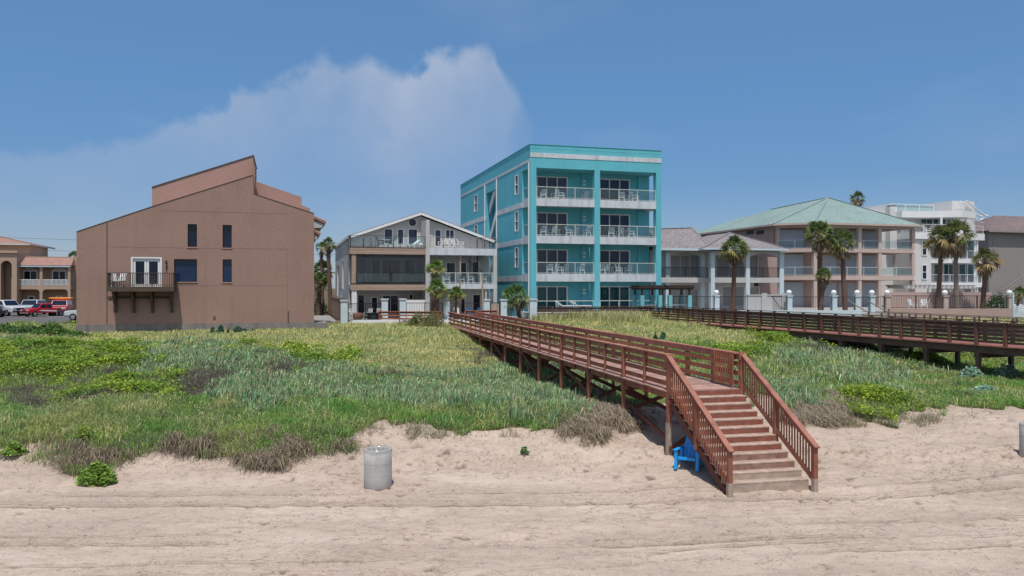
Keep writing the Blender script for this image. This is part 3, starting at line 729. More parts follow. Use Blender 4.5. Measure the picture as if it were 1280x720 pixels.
railing(T, [(-.05, RV-.2), (-.05, .05), (uf0-.05, .05)], zU+.05, 1.0, M['black'], M['thin'], 2.6, r=.025, top=.035)
mb = MB()
for i in range(4): a_ = .44+(uf0-.5)*i/4; mb.box(a_, a_+(uf0-.5)/4-.03, .10, .115, zL+.06, zUb-.02)
T.part('glass_screen', mb, M['tint'])
railing(T, [(.42, .05), (uf0-.05, .05)], zL+.05, 1.0, M['black'], M['thin'], 2.6, r=.025, top=.035)
# right half decks
zRu, zRub = z3(720, 270), z3(720, 308); zRl, zRlb = z3(720, 470), z3(720, 500)
mb = MB(); mb.box(uf1+.003, W3, 0, RV-.003, zRub, zRu); T.part('deck', mb, M['slab'])
mb = MB(); mb.box(uf1+.003, W3, 0, RV-.003, zRlb, zRl); T.part('deck', mb, M['slab'])
mb = MB(); a = u3(1066); mb.box(a, W3, .0, .35, zRl+.002, zRub-.002); mb.box(a, W3, 0, .35, 2.0, zRlb-.002); mb.box(u3(1020), u3(1030), .1, .25, 2.0, zRlb-.002); T.part('deck_post', mb, M['offwhite'])
mb = MB(); mb.box(u3(878), u3(885), .2, .3, zRl+.002, zRub-.002); T.part('deck_post', mb, M['plank'])
railing(T, [(uf1+.05, .06), (W3-.05, .06)], zRu, 1.05, M['greywall'], None, 1.3, pickets=.14, r=.03, top=.04)
railing(T, [(uf1+.05, .06), (a-.05, .06)], zRl, 1.0, M['cream'], M['thin'], 1.2, r=.03, top=.045)
# spiral stairs
def spiral(uc, vc, z0, z1_, m, r=.75, turns=1.1):
    mb = MB(); mb.tube([(uc, vc, z0), (uc, vc, z1_+.9)], .05, 8); n = 15; pr = []
    for i in range(n+1):
        t = i/n; a = turns*2*math.pi*t; z = z0+(z1_-z0)*t
        for s in (-.17, .17): pass
        p = [(uc, vc), (uc+r*math.cos(a-.2), vc+r*math.sin(a-.2)), (uc+r*math.cos(a+.2), vc+r*math.sin(a+.2))]; mb.prism_z(p, z-.04, z)
        mb.bar((uc+r*math.cos(a), vc+r*math.sin(a), z), (uc+r*math.cos(a), vc+r*math.sin(a), z+.9), .025, .025); pr.append((uc+r*math.cos(a), vc+r*math.sin(a), z+.9))
    mb.tube(pr, .025, 6); T.part('spiral_stair', mb, m)
spiral(u3(335, 1.2), 1.3, zL+.05, zU, M['black']); spiral(u3(975, 1.3), 1.4, zRl, zRu, M['black'])
mb = MB(); mb.box(u3(575, .3), u3(697, .3), .30, .36, GF, z3(600, 562, .3)); T.part('privacy_screen', mb, M['white'])
# furniture of the white house
place('wtable2', mk_table(M['white'], .5, .72), F3, u3(460, 1.2), 1.2, zU+.05, 0, 'round white table on the upper left deck of the white house', 'table', 'deck tables')
place('bchair', mk_chair(M['black']), F3, u3(432, 1.2), 1.2, zU+.05, 1.57, 'dark chair left of the table on the upper deck', 'chair', 'dark chairs')
place('bchair', mk_chair(M['black']), F3, u3(488, 1.4), 1.4, zU+.05, -1.57, 'dark chair right of the table on the upper deck', 'chair', 'dark chairs')
place('lounge', mk_lounge(M['white']), F3, u3(595, 1.3), 1.3, zU+.05, -1.3, 'white lounger with raised back on the upper left deck of the white house', 'lounger', 'white loungers')
place('lounge', mk_lounge(M['white']), F3, u3(640, 1.8), 1.9, zU+.05, -1.1, 'second white lounger beside the fin wall on the upper deck', 'lounger', 'white loungers')
for i, x in enumerate((775, 800, 845, 880)): place('wchair', mk_chair(M['white']), F3, u3(x, .9), .9, zRu+.005, [-1.2, -.4, .4, 1.1][i], f'{ordn[i]} white chair from the fin wall on the upper right deck', 'chair', 'white patio chairs')
for i, x in enumerate((735, 805, 880, 940, 1005)): place('wchair', mk_chair(M['white']), F3, u3(x, .9), .9, zRl+.005, [-1.2, -.4, .4, 1.1, .2][i], f'{ordn[i]} white chair from the fin wall on the middle right deck', 'chair', 'white patio chairs')
for i, (x0, x1_) in enumerate(((390, 470), (560, 680))):
    mb = MB(); a, b = u3(x0, 1.8), u3(x1_, 1.8); l = b-a
    mb.box(0, l, 0, .8, 0, .38); mb.box(0, l, .6, .85, .382, .85); mb.box(0, .2, 0, .598, .382, .6); mb.box(l-.2, l, 0, .598, .382, .6)
    solo('sofa', mb, M['pad'], ['dark outdoor sofa in the middle deck left of the glass door', 'dark outdoor sofa on the middle deck near the fin wall'][i], 'sofa', F3, (a, 1.6, zL+.005), group='dark sofas on the middle deck', bevel=.04)

# ------------------------------------------------------------------ grey roofed pavilion house
X5, Y5 = zmap(800, 230, 3.556)
F5 = Frame(834, 76, 15.7)
T = Thing('pavilion_house', 'two storey house with grey shingle hip roofs and pale blue columns', 'house', F5, (0, 0, 2.4))
def u5(x, v=0): return F5.u(X5(x), v)
def z5(x, y, v=0): return F5.z(X5(x), Y5(y), v)
W5 = u5(640); ZE = z5(316, 287); G5 = 3.1; BV5 = 2.8
zs, zsb = z5(200, 415), z5(200, 438)
mb = MB(); mb.box(-.45, W5-1.6, BV5, 16, 2.4, ZE-.05); T.holes(wall5 := T.part('wall', mb, M['palegrey']), [(u5(a, BV5), u5(b, BV5), BV5-.1, BV5+.3, z5(a, y1, BV5), z5(a, y0, BV5)) for a, b, y0, y1 in ((135, 265, 315, 412), (340, 400, 312, 412), (420, 525, 312, 412), (365, 530, 455, 545), (135, 260, 465, 548))])
FC = Face(T, v=BV5+.1)
for a, b, y0, y1, c in ((135, 265, 315, 412, 3), (340, 400, 312, 412, 1), (420, 525, 312, 412, 2), (365, 530, 455, 545, 3), (135, 260, 465, 548, 2)):
    window(FC, u5(a, BV5), u5(b, BV5), z5(a, y1, BV5), z5(a, y0, BV5), M['white'], M['greyshut'] if y0 > 300 else M['shutter'], .07, cols=c, proud=.12)
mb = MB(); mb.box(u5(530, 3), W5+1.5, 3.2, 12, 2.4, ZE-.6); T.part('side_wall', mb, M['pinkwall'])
for x0, x1_, v in ((115, 133, 1.2), (270, 288, 1.5), (316, 333, 0), (472, 489, 0), (622, 640, 0)):
    a, b = u5(x0, v), u5(x1_, v); mb = MB(); mb.box(a, b, v, v+(b-a), 2.6, ZE-.25); mb.box(a-.06, b+.06, v-.06, v+b-a+.06, ZE-.5, ZE-.42); T.part('column', mb, M['bluewhite'])
mb = MB(); mb.box(-.2, u5(316)-.003, 1.0, BV5-.003, zsb, zs); mb.box(u5(316), W5-.05, .05, BV5-.003, zsb, zs); T.part('balcony', mb, M['offwhite'])
railing(T, [(.1, 1.15), (u5(300, 1.1), 1.15)], zs, 1.0, M['black'], None, 2, pickets=.12, r=.03, top=.05); railing(T, [(u5(333), .2), (u5(622), .2)], zs, 1.0, M['black'], None, 2, pickets=.12, r=.03, top=.05)
# shallow arches under the eaves
def arch(a, b, v, zt, dz, m):
    mb = MB(); n = 10; lo = [(a+(b-a)*i/n, zt-dz+dz*.75*math.sin(math.pi*i/n)) for i in range(n+1)]; mb.prism(lo+[(b, zt), (a, zt)], v, v+.25); T.part('arch', mb, m)
arch(u5(333), u5(472), .1, ZE-.2, .55, M['offwhite']); arch(u5(489), u5(622), .1, ZE-.2, .55, M['offwhite']); arch(u5(133, 1.2), u5(270, 1.3), 1.3, ZE-.2, .5, M['offwhite'])
def yv(y, d): return CAM_Z+(360-Y5(y))/FPX*d
zpk = yv(196, 82); ua, ub = -.5, u5(300, .6)+.3; up_ = u5(236, 4.5); mb = MB()
mb.add([(ua, .4, ZE+.02), (ub, .4, ZE+.02), (ub, 9, ZE+.02), (ua, 9, ZE+.02), (ua, 4.7, zpk-.25), (up_, 4.7, zpk)], [(0,1,5,4), (1,2,5), (2,3,4,5), (3,0,4), (3,2,1,0)]); rr_ = T.part('roof', mb, M['greyroof'])
mb = MB(); mb.box(ua, ub, .32, .4, ZE-.2, ZE+.016); T.part('fascia', mb, M['bluewhite'], rr_)
mb = MB(); mb.bar((ub, .4, ZE+.05), (up_, 4.7, zpk+.03), .22, .05); mb.bar((ua, 4.7, zpk-.22), (up_, 4.7, zpk+.03), .22, .05); T.part('ridge_cap', mb, M['greyroof'], rr_)
hip_roof(T, u5(280, -.5), u5(658, -.5), -.6, 12, ZE+.05, yv(213, 82), M['greyroof'], 4.6, 9, ru=u5(400, 4.6), fascia=M['bluewhite'])
# ------------------------------------------------------------------ green roofed house
F6 = Frame(1016, 88, 15.7); W6 = F6.u(1142.5)
T = Thing('green_roof_house', 'three storey pink beige house with pale green hip roof and open galleries', 'house', F6, (0, 0, 2.4))
def u6(x, v=0): return F6.u(X5(x), v)
def z6(x, y, v=0): return F6.z(X5(x), Y5(y), v)
ZE6 = z6(770, 172); s2, s2b = z6(770, 284), z6(770, 301); s1, s1b = z6(770, 406), z6(770, 426); CH = 2.7
fp = [(-CH, CH), (0, 0), (W6, 0), (W6, 15), (-CH, 15)]
inn = 2.2; fpi = [(-CH, CH+.9), (.9, inn), (W6-2.6, inn), (W6-2.6, 15), (-CH, 15)]
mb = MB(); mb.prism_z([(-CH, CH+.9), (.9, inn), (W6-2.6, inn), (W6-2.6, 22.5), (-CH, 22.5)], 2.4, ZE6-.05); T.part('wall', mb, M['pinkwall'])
for a, b in ((s2b, s2), (s1b, s1), (ZE6-.42, ZE6-.02)):
    mb = MB(); mb.prism_z([(-CH-.0, CH), (0, 0), (W6, 0), (W6, 14.9), (-CH+.01, 14.9)] if True else fp, a, b); T.part('gallery_slab', mb, M['pink'])
def col6(u, v, w=.42):
    mb = MB()
    for z0, z1_ in ((2.6, s1b), (s1, s2b), (s2, ZE6-.42)): mb.box(u-w/2, u+w/2, v-w/2+.25, v+w/2+.25, z0+.002, z1_-.002)
    T.part('column', mb, M['pink'])
for x in (775, 973, 1062, 1211): col6(u6(x, .25), .0)
col6(-CH+.25, CH+.0, .35)
FC = Face(T, v=inn-.08)
for z0, z1_ in ((3.0, s1b-.25), (s1+.05, s2b-.2), (s2+.05, ZE6-.6)):
    for xa, xb in ((808, 875), (880, 960), (982, 1052), (1070, 1105)): window(FC, u6(xa, inn), min(u6(xb, inn), W6-2.65), z0, z1_, M['pink'], M['shutter'], .06, cols=2 if xb-xa > 75 else 1, proud=.02)
    a = Vector((-CH+.35, CH+.75)); b = Vector((.6, inn-.12)); d = (b-a).normalized(); mb = MB(); p, q_ = a+(b-a)*.06, a+(b-a)*.92; mb.bar((p.x, p.y, (z0+z1_)/2), (q_.x, q_.y, (z0+z1_)/2), .06, z1_-z0); T.part('shutter', mb, M['shutter'])
for zz in (s1, s2): railing(T, [(-CH+.1, CH+.15), (.15, .15), (W6-.1, .15), (W6-.1, 2.4)], zz, .95, M['bluewhite'], M['thin'], 2.2, r=.03, top=.04)
mb = MB(); 
for x0, x1_ in ((475, 505), (519, 551)): a, b = sorted((F6.v(X5(x0), -CH), F6.v(X5(x1_), -CH))); d = F6.depth(-CH, a); zc = CAM_Z+(360-Y5(214))/FPX*d; mb.box(-CH-.04, -CH-.003, a, b, zc-.2, zc+.22)
T.part('louvre_vent', mb, M['black'])
pk = (u6(835, 6.5), 6.5, CAM_Z+(360-Y5(61))/FPX*F6.depth(u6(835, 6.5), 6.5)); e = .6
rp = [(-CH-e, CH-.3, ZE6), (-.25, -e, ZE6), (W6+e, -e, ZE6), (W6+e, 14, ZE6), (-CH-e, 23, ZE6), (W6-2, 23, ZE6)]
rb = (pk[0]-3.4, 13.0, pk[2]-.9); rc = (pk[0]-4.6, 19, pk[2]-1.6)
mb = MB(); vs = rp+[pk, rb, rc]
mb.add(vs, [(0,1,6),(1,2,6),(2,3,6),(3,7,6),(0,6,7),(0,7,8,4),(4,8,5),(3,5,8,7)]); rf = T.part('roof', mb, M['greenroof'])
mb = MB()
for a, b in ((0, 1), (1, 2), (2, 3), (4, 0)): mb.bar(Vector(rp[a])-Vector((0,0,.11)), Vector(rp[b])-Vector((0,0,.11)), .1, .2)
T.part('fascia', mb, M['pink'], rf)
mb = MB()
for a, b in ((1, 6), (2, 6), (6, 7), (0, 6)): mb.bar(Vector(vs[a])+Vector((0,0,.04)), Vector(vs[b])+Vector((0,0,.04)), .25, .06)
T.part('ridge_cap', mb, M['greenroof'], rf)
# ------------------------------------------------------------------ white modern house
X6, Y6 = zmap(1040, 230, 4.233)
F7 = Frame(1139, 97, 15.7)
T = Thing('modern_house', 'white flat roofed modern house with stacked terraces and a curved roof stair', 'house', F7, (0, 0, 2.4))
def u7(x, v=0): return F7.u(X6(x), v)
def z7(x, y, v=0): return F7.z(X6(x), Y6(y), v)
W7 = u7(805); S3, S3b = z7(430, 255), z7(430, 290); S2, S2b = z7(430, 392), z7(430, 416); S1, S1b = z7(430, 521), z7(430, 546); RS, RSb = z7(430, 138), z7(430, 172); PT = z7(430, 89)
ul = u7(525)
mb = MB(); mb.box(0, ul, 0, 10, 2.4, S3b-.002); mb.box(ul, u7(790), 2.6, 10, 2.4, S3b-.003); wl7 = T.part('wall', mb, M['palegrey'])
mb = MB(); mb.box(.3, u7(700, 3), 3.0, 10, S3, RSb-.002); up7 = T.part('upper_wall', mb, M['palegrey'])
mb = MB(); mb.prism_z([(-.1, 10), (-.1, -.1), (u7(640), -.9), (u7(815), .2), (u7(815), 10)], S3b, S3); T.part('terrace_slab', mb, M['white'])
for a, b in ((S2b, S2), (S1b, S1)): mb = MB(); mb.prism_z([(ul+.002, 2.59), (ul+.002, .2), (u7(660), -.6), (u7(800), .1), (u7(800), 2.59)], a, b); T.part('balcony', mb, M['white'])
mb = MB(); mb.prism_z([(-.3, 10), (-.3, 1.2), (u7(520), .6), (u7(650), -1.1), (u7(755), -.2), (u7(755), 10)], RSb, RS); T.part('roof_slab', mb, M['white'])
mb = MB(); mb.prism_z([(0, 9.5), (0, 3.6), (.15, 3.6), (.15, 9.5)], RS, PT); mb.box(.16, u7(660), 3.6, 3.75, RS, PT-.1); mb.box(u7(664, 2.9), u7(783, 2.9), 3.76, 9.5, S3, PT+.7); T.part('parapet', mb, M['palegrey'])
mb = MB(); mb.box(-6.5, -.005, 3, 9, 2.4, z7(300, 118)); mb.box(u7(298, 2.5), u7(335, 2.5), 2.2, 2.99, 10, z7(300, 106)); T.part('rear_wing', mb, M['palegrey'])
mb = MB(); mb.box(u7(302, 2.5), u7(330, 2.5), 2.3, 2.9, z7(300, 106), z7(300, 100)); T.part('chimney_cap', mb, M['black'])
FC = Face(T, v=2.95)
for a, b, c in ((468, 530, 2), (533, 562, 1), (568, 600, 1), (606, 642, 1)): window(FC, u7(a, 3), u7(b, 3), S3+.05, z7(a, 185, 3), M['white'], M['glassteal'], .07, cols=c, proud=.04)
FC = Face(T, v=2.55)
for s, yt in ((S2, 298), (S1, 422)):
    for a, b, c in ((536, 562, 1), (588, 640, 2), (648, 660, 1), (668, 705, 1), (714, 752, 1)): window(FC, u7(a, 2.6), u7(b, 2.6), s+.05, z7(a, yt, 2.6), M['white'], M['glassteal'], .07, cols=c, proud=.04)
FC = Face(T, v=-.04)
for y0, y1 in ((300, 378), (427, 505)): window(FC, u7(474), u7(500), z7(474, y1), z7(474, y0), M['white'], M['glass'], .09, rows=2, proud=.05, rec=.03)
railing(T, [(.05, 3), (.05, 0), (u7(640), -.8), (u7(810), .3)], S3, 1.0, M['white'], None, 1.5, bars=5, r=.03, top=.05)
for s in (S2, S1): railing(T, [(ul+.1, .3), (u7(660), -.5), (u7(798), .2)], s, 1.0, M['white'], None, 1.5, bars=5, r=.03, top=.05)
railing(T, [(.1, 3.5), (u7(655), 3.5)], RS, 1.15, M['white'], M['thin'], 2.2, r=.03, top=.05)
for x, v in ((568, -.3), (708, .0)): mb = MB(); mb.tube([(u7(x), v, S3), (u7(x), v, RSb)], .14, 12); T.part('column', mb, M['white'])
for x in (764, 776): mb = MB(); mb.tube([(u7(x), .25, 2.6), (u7(x), .25, S3b)], .13, 12); T.part('column', mb, M['white'])
mb = MB()
for off, v in ((0, 2.2), (.0, 3.4)):
    pts = [(u7(a, v), v, z7(a, y, v)) for a, y in ((682, 92), (715, 118), (752, 150), (778, 168), (796, 172), (800, 182), (785, 190))]
    pts = pts if v < 3 else [(p[0]+.9, p[1], p[2]+.1) for p in pts[:5]]
    mb.tube(pts, .10, 8)
for i in range(9): a = 690+i*11; y = 130+i*9; mb.box(u7(a, 2.4), u7(a+16, 2.4), 2.2, 3.4, z7(a, y, 2.4)-.06, z7(a, y, 2.4)); 
T.part('roof_stair', mb, M['white'])
mb = MB()
for i in range(16): u = u7(330, -3)+i*.62; mb.box(u, u+.12, -5.2, -1.6, z7(400, 540)-.05, z7(400, 540)+.12)
mb.box(u7(330, -3)-.1, u7(330, -3)+9.6, -4.8, -4.6, z7(400, 540)-.3, z7(400, 540)-.052); mb.box(u7(330, -3)-.1, u7(330, -3)+9.6, -2.2, -2.0, z7(400, 540)-.3, z7(400, 540)-.052)
for u in (0, 3.1, 6.2, 9.3): mb.box(u7(330, -3)+u, u7(330, -3)+u+.18, -4.78, -4.62, 2.6, z7(400, 540)-.302)
T.part('pergola', mb, M['offwhite'])
for i, x in enumerate((500, 540, 573, 610)): place('achair', mk_chair(M['white'], 'deck_chair', low=True), F7, u7(x, .9), .9, S3+.005, [.1, -.2, .3, .6][i], f'{ordn[i]} white deck chair from the left on the modern house top terrace', 'chair', 'deck chairs on the modern house', 1.15)
# ------------------------------------------------------------------ grey house at the right
F8 = Frame(1236, 113, 15.7)
T = Thing('grey_house', 'plain grey taupe house with brown shingle roof at the right edge', 'house', F8, (0, 0, 2.4))
def u8(x, v=0): return F8.u(X6(x), v)
def z8(x, y, v=0): return F8.z(X6(x), Y6(y), v)
ze = z8(840, 248)
mb = MB(); mb.box(0, 22, 0, 9, 2.4, ze-.02); mb.box(u8(770, 3), -.003, 3, 8, 2.4, ze-.3); T.part('wall', mb, M['greywall'])
mb = MB(); mb.add([(-.7, -.7, ze), (22.6, -.7, ze), (22.6, 9.6, ze), (-.7, 9.6, ze), (5.8, 4.4, ze+2.7), (17, 4.4, ze+2.7)], [(0,1,5,4), (1,2,5), (2,3,4,5), (3,0,4), (3,2,1,0)]); rr_ = T.part('roof', mb, M['brownroof'])
mb = MB(); mb.box(-.75, 22.6, -.78, -.70, ze-.22, ze-.002); T.part('fascia', mb, M['greywall'], rr_)
mb = MB(); p0 = (u8(893, -1), -1.2, z8(893, 560, -1)); p1 = (u8(1030, -1), -1.2, z8(1030, 470, -1))
for dz in (0, -.5): mb.bar((p0[0], p0[1], p0[2]+dz), (p1[0], p1[1], p1[2]+dz), .08, .08)
mb.bar((p0[0], -1.2, p0[2]-1.1), (p1[0], -1.2, p1[2]-1.1), .08, .3)
for i in range(9): t = i/8; mb.bar((p0[0]+(p1[0]-p0[0])*t, -1.2, p0[2]+(p1[2]-p0[2])*t-1.0), (p0[0]+(p1[0]-p0[0])*t, -1.2, p0[2]+(p1[2]-p0[2])*t), .05, .05)
T.part('outside_stair', mb, M['greywall'])
mb = MB(); mb.box(u8(852), u8(858), -.06, -.003, z8(855, 350), z8(855, 285)); T.part('downpipe', mb, M['greywall'])
# ------------------------------------------------------------------ arcaded building at the far left
X2, Y2 = zmap(0, 280, 5.145)
F9 = Frame(14.6, 118, 15.7)
T = Thing('arcade_building', 'tan building with terracotta roof, white balcony rails and a tall arch', 'building', F9, (0, 0, 2.0))
def u9(x, v=0): return F9.u(X2(x), v)
def z9(x, y, v=0): return F9.z(X2(x), Y2(y), v)
W9 = u9(452); G9 = 1.7; zE = z9(80, 275); zF, zFb = z9(80, 397), z9(80, 420)
BV9 = 2.0
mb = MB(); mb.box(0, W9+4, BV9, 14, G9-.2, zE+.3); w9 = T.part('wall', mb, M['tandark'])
hh = [(u9(150, 2), u9(240, 2), BV9-.1, BV9+.3, zF, z9(150, 300, 2)), (u9(335, 2), u9(425, 2), BV9-.1, BV9+.3, zF+.1, z9(335, 300, 2)), (u9(180, 2), u9(222, 2), BV9-.1, BV9+.3, z9(180, 490, 2), z9(180, 462, 2)), (u9(360, 2), u9(402, 2), BV9-.1, BV9+.3, z9(360, 490, 2), z9(360, 462, 2))]
T.holes(w9, hh); FC = Face(T, v=BV9+.1)
for i, h in enumerate(hh): window(FC, h[0], h[1], h[4], h[5], M['white'], M['glass'] if i < 2 else M['glass'], .12, cols=2 if i < 2 else 1, proud=.13)
def archwin(u0_, u1_, z): 
    mb = MB(); n = 12; c = (u0_+u1_)/2; r = (u1_-u0_)/2+.1
    mb.prism([(c+r*math.cos(math.pi*i/n), z+.45*math.sin(math.pi*i/n)) for i in range(n+1)], BV9-.06, BV9-.003); T.part('arch_trim', mb, M['offwhite'])
archwin(hh[0][0], hh[0][1], hh[0][5]); archwin(hh[1][0], hh[1][1], hh[1][5])
mb = MB(); mb.box(0, W9, 0, BV9-.003, zFb, zF); T.part('balcony', mb, M['tan'])
for x0, x1_ in ((73, 95), (255, 273), (436, 453)): mb = MB(); mb.box(u9(x0), u9(x1_), -.03, .4, G9-.2, zE); T.part('column', mb, M['tan'])
def fillet(a, b, zt, r, v):
    mb = MB()
    for s, c in ((1, a), (-1, b)):
        arc = [(c+s*r*(1-math.cos(math.pi/2*i/6)), zt-r*(1-math.sin(math.pi/2*i/6))) for i in range(7)]
        mb.prism(arc+[(c, zt)], v, v+.35)
    T.part('arch_corner', mb, M['tan'])
fillet(u9(95), u9(255), zFb, .5, 0); fillet(u9(273), u9(436), zFb, .5, 0)
for x0, x1_ in ((95, 255), (273, 436)): railing(T, [(u9(x0)+.03, .1), (u9(x1_)-.03, .1)], zF, .95, M['white'], None, 3.2, pickets=.16, r=.05, top=.09, pick_w=.07)
mb = MB(); mb.box(u9(78), u9(455), -.3, .3, zE, zE+.25); T.part('fascia', mb, M['bluewhite'])
mb = MB(); mb.add([(u9(80), -.35, zE+.252), (u9(462), -.35, zE+.252), (u9(475, 2.6), 2.6, z9(300, 218, 2.6)), (u9(118, 2.6), 2.6, z9(300, 216, 2.6)), (u9(80), 2.6, zE+.252), (u9(462), 2.6, zE+.252)], [(0,1,2,3),(1,5,2),(0,3,4),(4,3,2,5)])
T.part('roof', mb, M['tile'])
mb = MB(); mb.box(u9(110, 3), W9+3.5, 2.7, 13, zE, z9(300, 210, 3)); T.part('parapet', mb, M['tan'])
# the arched entrance block and higher roof
za = z9(10, 186, -1); mb = MB(); mb.box(u9(-330, -1), u9(108, -1), -1, 9, G9-.2, za); ab = T.part('arch_block', mb, M['tan'])
ca = u9(40, -1); ra = u9(76, -1)-ca; zc = z9(40, 236, -1)-ra
ctr = MB(); n = 16; ctr.prism([(ca-ra, 1.0), (ca+ra, 1.0)]+[(ca+ra*math.cos(math.pi*i/n), zc+ra*math.sin(math.pi*i/n)) for i in range(n+1)], -1.5, 1.2)
bpy.context.view_layer.update()
co_ = T.part('cutter', ctr, M['tan']); md = ab.modifiers.new('Cut', 'BOOLEAN'); md.object = co_; md.solver = 'EXACT'
dg = bpy.context.evaluated_depsgraph_get(); nm = bpy.data.meshes.new_from_object(ab.evaluated_get(dg)); ab.modifiers.clear(); ab.data = nm; bpy.data.objects.remove(co_)
mb = MB(); mb.box(u9(-330, -1)-.1, u9(116, -1), -1.25, -.8, za+.002, za+.35); T.part('cornice', mb, M['tan'])
mb = MB(); mb.box(u9(-300, 6), u9(188, 6), 6, 16, zE, z9(100, 124, 6)); T.part('upper_wall', mb, M['tan'])
v = 5.2; hip_roof(T, u9(193, v)-15, u9(193, v), v, 19, z9(190, 136, v)+.25, z9(190, 136, v)+2.0, M['tile'], 12, 12.2, fascia=M['offwhite'], th=.25)
# ------------------------------------------------------------------ camera, light, sky
cd = bpy.data.cameras.new('camera'); cam = bpy.data.objects.new('camera', cd); COL.objects.link(cam)
cam.location = (0, 0, CAM_Z); cam.rotation_euler = (R(90), 0, 0)
cd.sensor_width = 36; cd.lens = 36*FPX/1280; cd.clip_end = 9000; cd.clip_start = 0.1
sc.camera = cam
SUN = Vector((0.0, -1.42, 3.7)).normalized()
sd = bpy.data.lights.new('sun', 'SUN'); sun = bpy.data.objects.new('sun', sd); COL.objects.link(sun)
sd.energy = SUN_E; sd.angle = R(0.5); sd.color = (1.0, 0.965, 0.91)
sun.rotation_euler = SUN.to_track_quat('Z', 'Y').to_euler()
wd = bpy.data.worlds.new('World'); sc.world = wd; wd.use_nodes = True
N, L = wd.node_tree.nodes, wd.node_tree.links
bg = N['Background']; bg.inputs['Strength'].default_value = SKY_S
sky = N.new('ShaderNodeTexSky'); sky.sky_type = 'NISHITA'; sky.sun_disc = False
sky.sun_elevation = math.asin(SUN.z); sky.sun_rotation = math.atan2(SUN.x, SUN.y)
sky.altitude = 0; sky.air_density = 1.0; sky.dust_density = 0.3; sky.ozone_density = 4.0
def mth(op, a=None, b=None, c=None, clamp=False):
    n = N.new('ShaderNodeMath'); n.operation = op; n.use_clamp = clamp
    for i, q in enumerate((a, b, c)):
        if q is None: continue
        if isinstance(q, (int, float)): n.inputs[i].default_value = q
        else: L.new(q, n.inputs[i])
    return n.outputs[0]
def curve(val, pts):
    n = N.new('ShaderNodeFloatCurve'); c = n.mapping.curves[0]
    c.points[0].location = pts[0]; c.points[1].location = pts[-1]
    for p in pts[1:-1]: c.points.new(*p)
    for p in c.points: p.handle_type = 'AUTO_CLAMPED'
    n.mapping.update(); L.new(val, n.inputs['Value']); return n.outputs[0]
tc = N.new('ShaderNodeTexCoord'); sp = N.new('ShaderNodeSeparateXYZ'); L.new(tc.outputs['Generated'], sp.inputs[0])
yy = mth('MAXIMUM', sp.outputs['Y'], 0.05)
aa = mth('DIVIDE', sp.outputs['X'], yy); bb = mth('DIVIDE', sp.outputs['Z'], yy)
nz = N.new('ShaderNodeTexNoise'); nz.inputs['Scale'].default_value = 9; nz.inputs['Detail'].default_value = 8; nz.inputs['Roughness'].default_value = 0.55
L.new(tc.outputs['Generated'], nz.inputs['Vector'])
nz2 = N.new('ShaderNodeTexNoise'); nz2.inputs['Scale'].default_value = 26; nz2.inputs['Detail'].default_value = 6
L.new(tc.outputs['Generated'], nz2.inputs['Vector'])
n1 = mth('SUBTRACT', nz.outputs['Fac'], 0.5); n2 = mth('SUBTRACT', nz2.outputs['Fac'], 0.5)
# the cloud bank: height of its upper edge and its weight against bearing
ax = mth('ADD', mth('MULTIPLY_ADD', aa, 1/1.2, 0.70), mth('MULTIPLY_ADD', n1, 0.05, mth('MULTIPLY', n2, 0.05)))   # 0 at px -200, 1 at px 1000
def X(p): return (p+200)/1200
def Yp(p): return (360-p)/400
top = curve(ax, [(0, Yp(195)), (X(0), Yp(185)), (X(150), Yp(170)), (X(260), Yp(135)), (X(330), Yp(92)), (X(410), Yp(66)), (X(470), Yp(72)), (X(505), Yp(88)), (X(545), Yp(62)), (X(600), Yp(54)), (X(630), Yp(88)), (X(660), Yp(135)), (X(720), Yp(240)), (1, Yp(330))])
wgt = curve(ax, [(0, .25), (X(0), .30), (X(200), .42), (X(320), .62), (X(450), .78), (X(560), .95), (X(605), .78), (X(640), .5), (X(675), .12), (X(760), .10), (1, .0)])
h = mth('MULTIPLY', bb, 1/0.4)
edge = mth('ADD', mth('SUBTRACT', top, h), mth('MULTIPLY_ADD', n1, 0.13, mth('MULTIPLY', n2, 0.16)))
up = N.new('ShaderNodeMapRange'); up.interpolation_type = 'SMOOTHSTEP'; up.inputs['From Min'].default_value = -0.015; up.inputs['From Max'].default_value = 0.055
L.new(edge, up.inputs['Value'])
dn = N.new('ShaderNodeMapRange'); dn.inputs['From Min'].default_value = 0.42; dn.inputs['From Max'].default_value = 0.05; dn.inputs['To Min'].default_value = 0.30
L.new(edge, dn.inputs['Value'])
# front-lit puffs inside the bank
puff = N.new('ShaderNodeMapRange'); puff.inputs['From Min'].default_value = -0.14; puff.inputs['From Max'].default_value = 0.14; puff.inputs['To Min'].default_value = 0.6; puff.inputs['To Max'].default_value = 1.15
L.new(mth('MULTIPLY_ADD', n1, 0.6, mth('MULTIPLY', n2, 0.4)), puff.inputs['Value'])
dens = mth('MULTIPLY', mth('MULTIPLY', mth('MULTIPLY', up.outputs[0], dn.outputs[0]), wgt), puff.outputs[0])
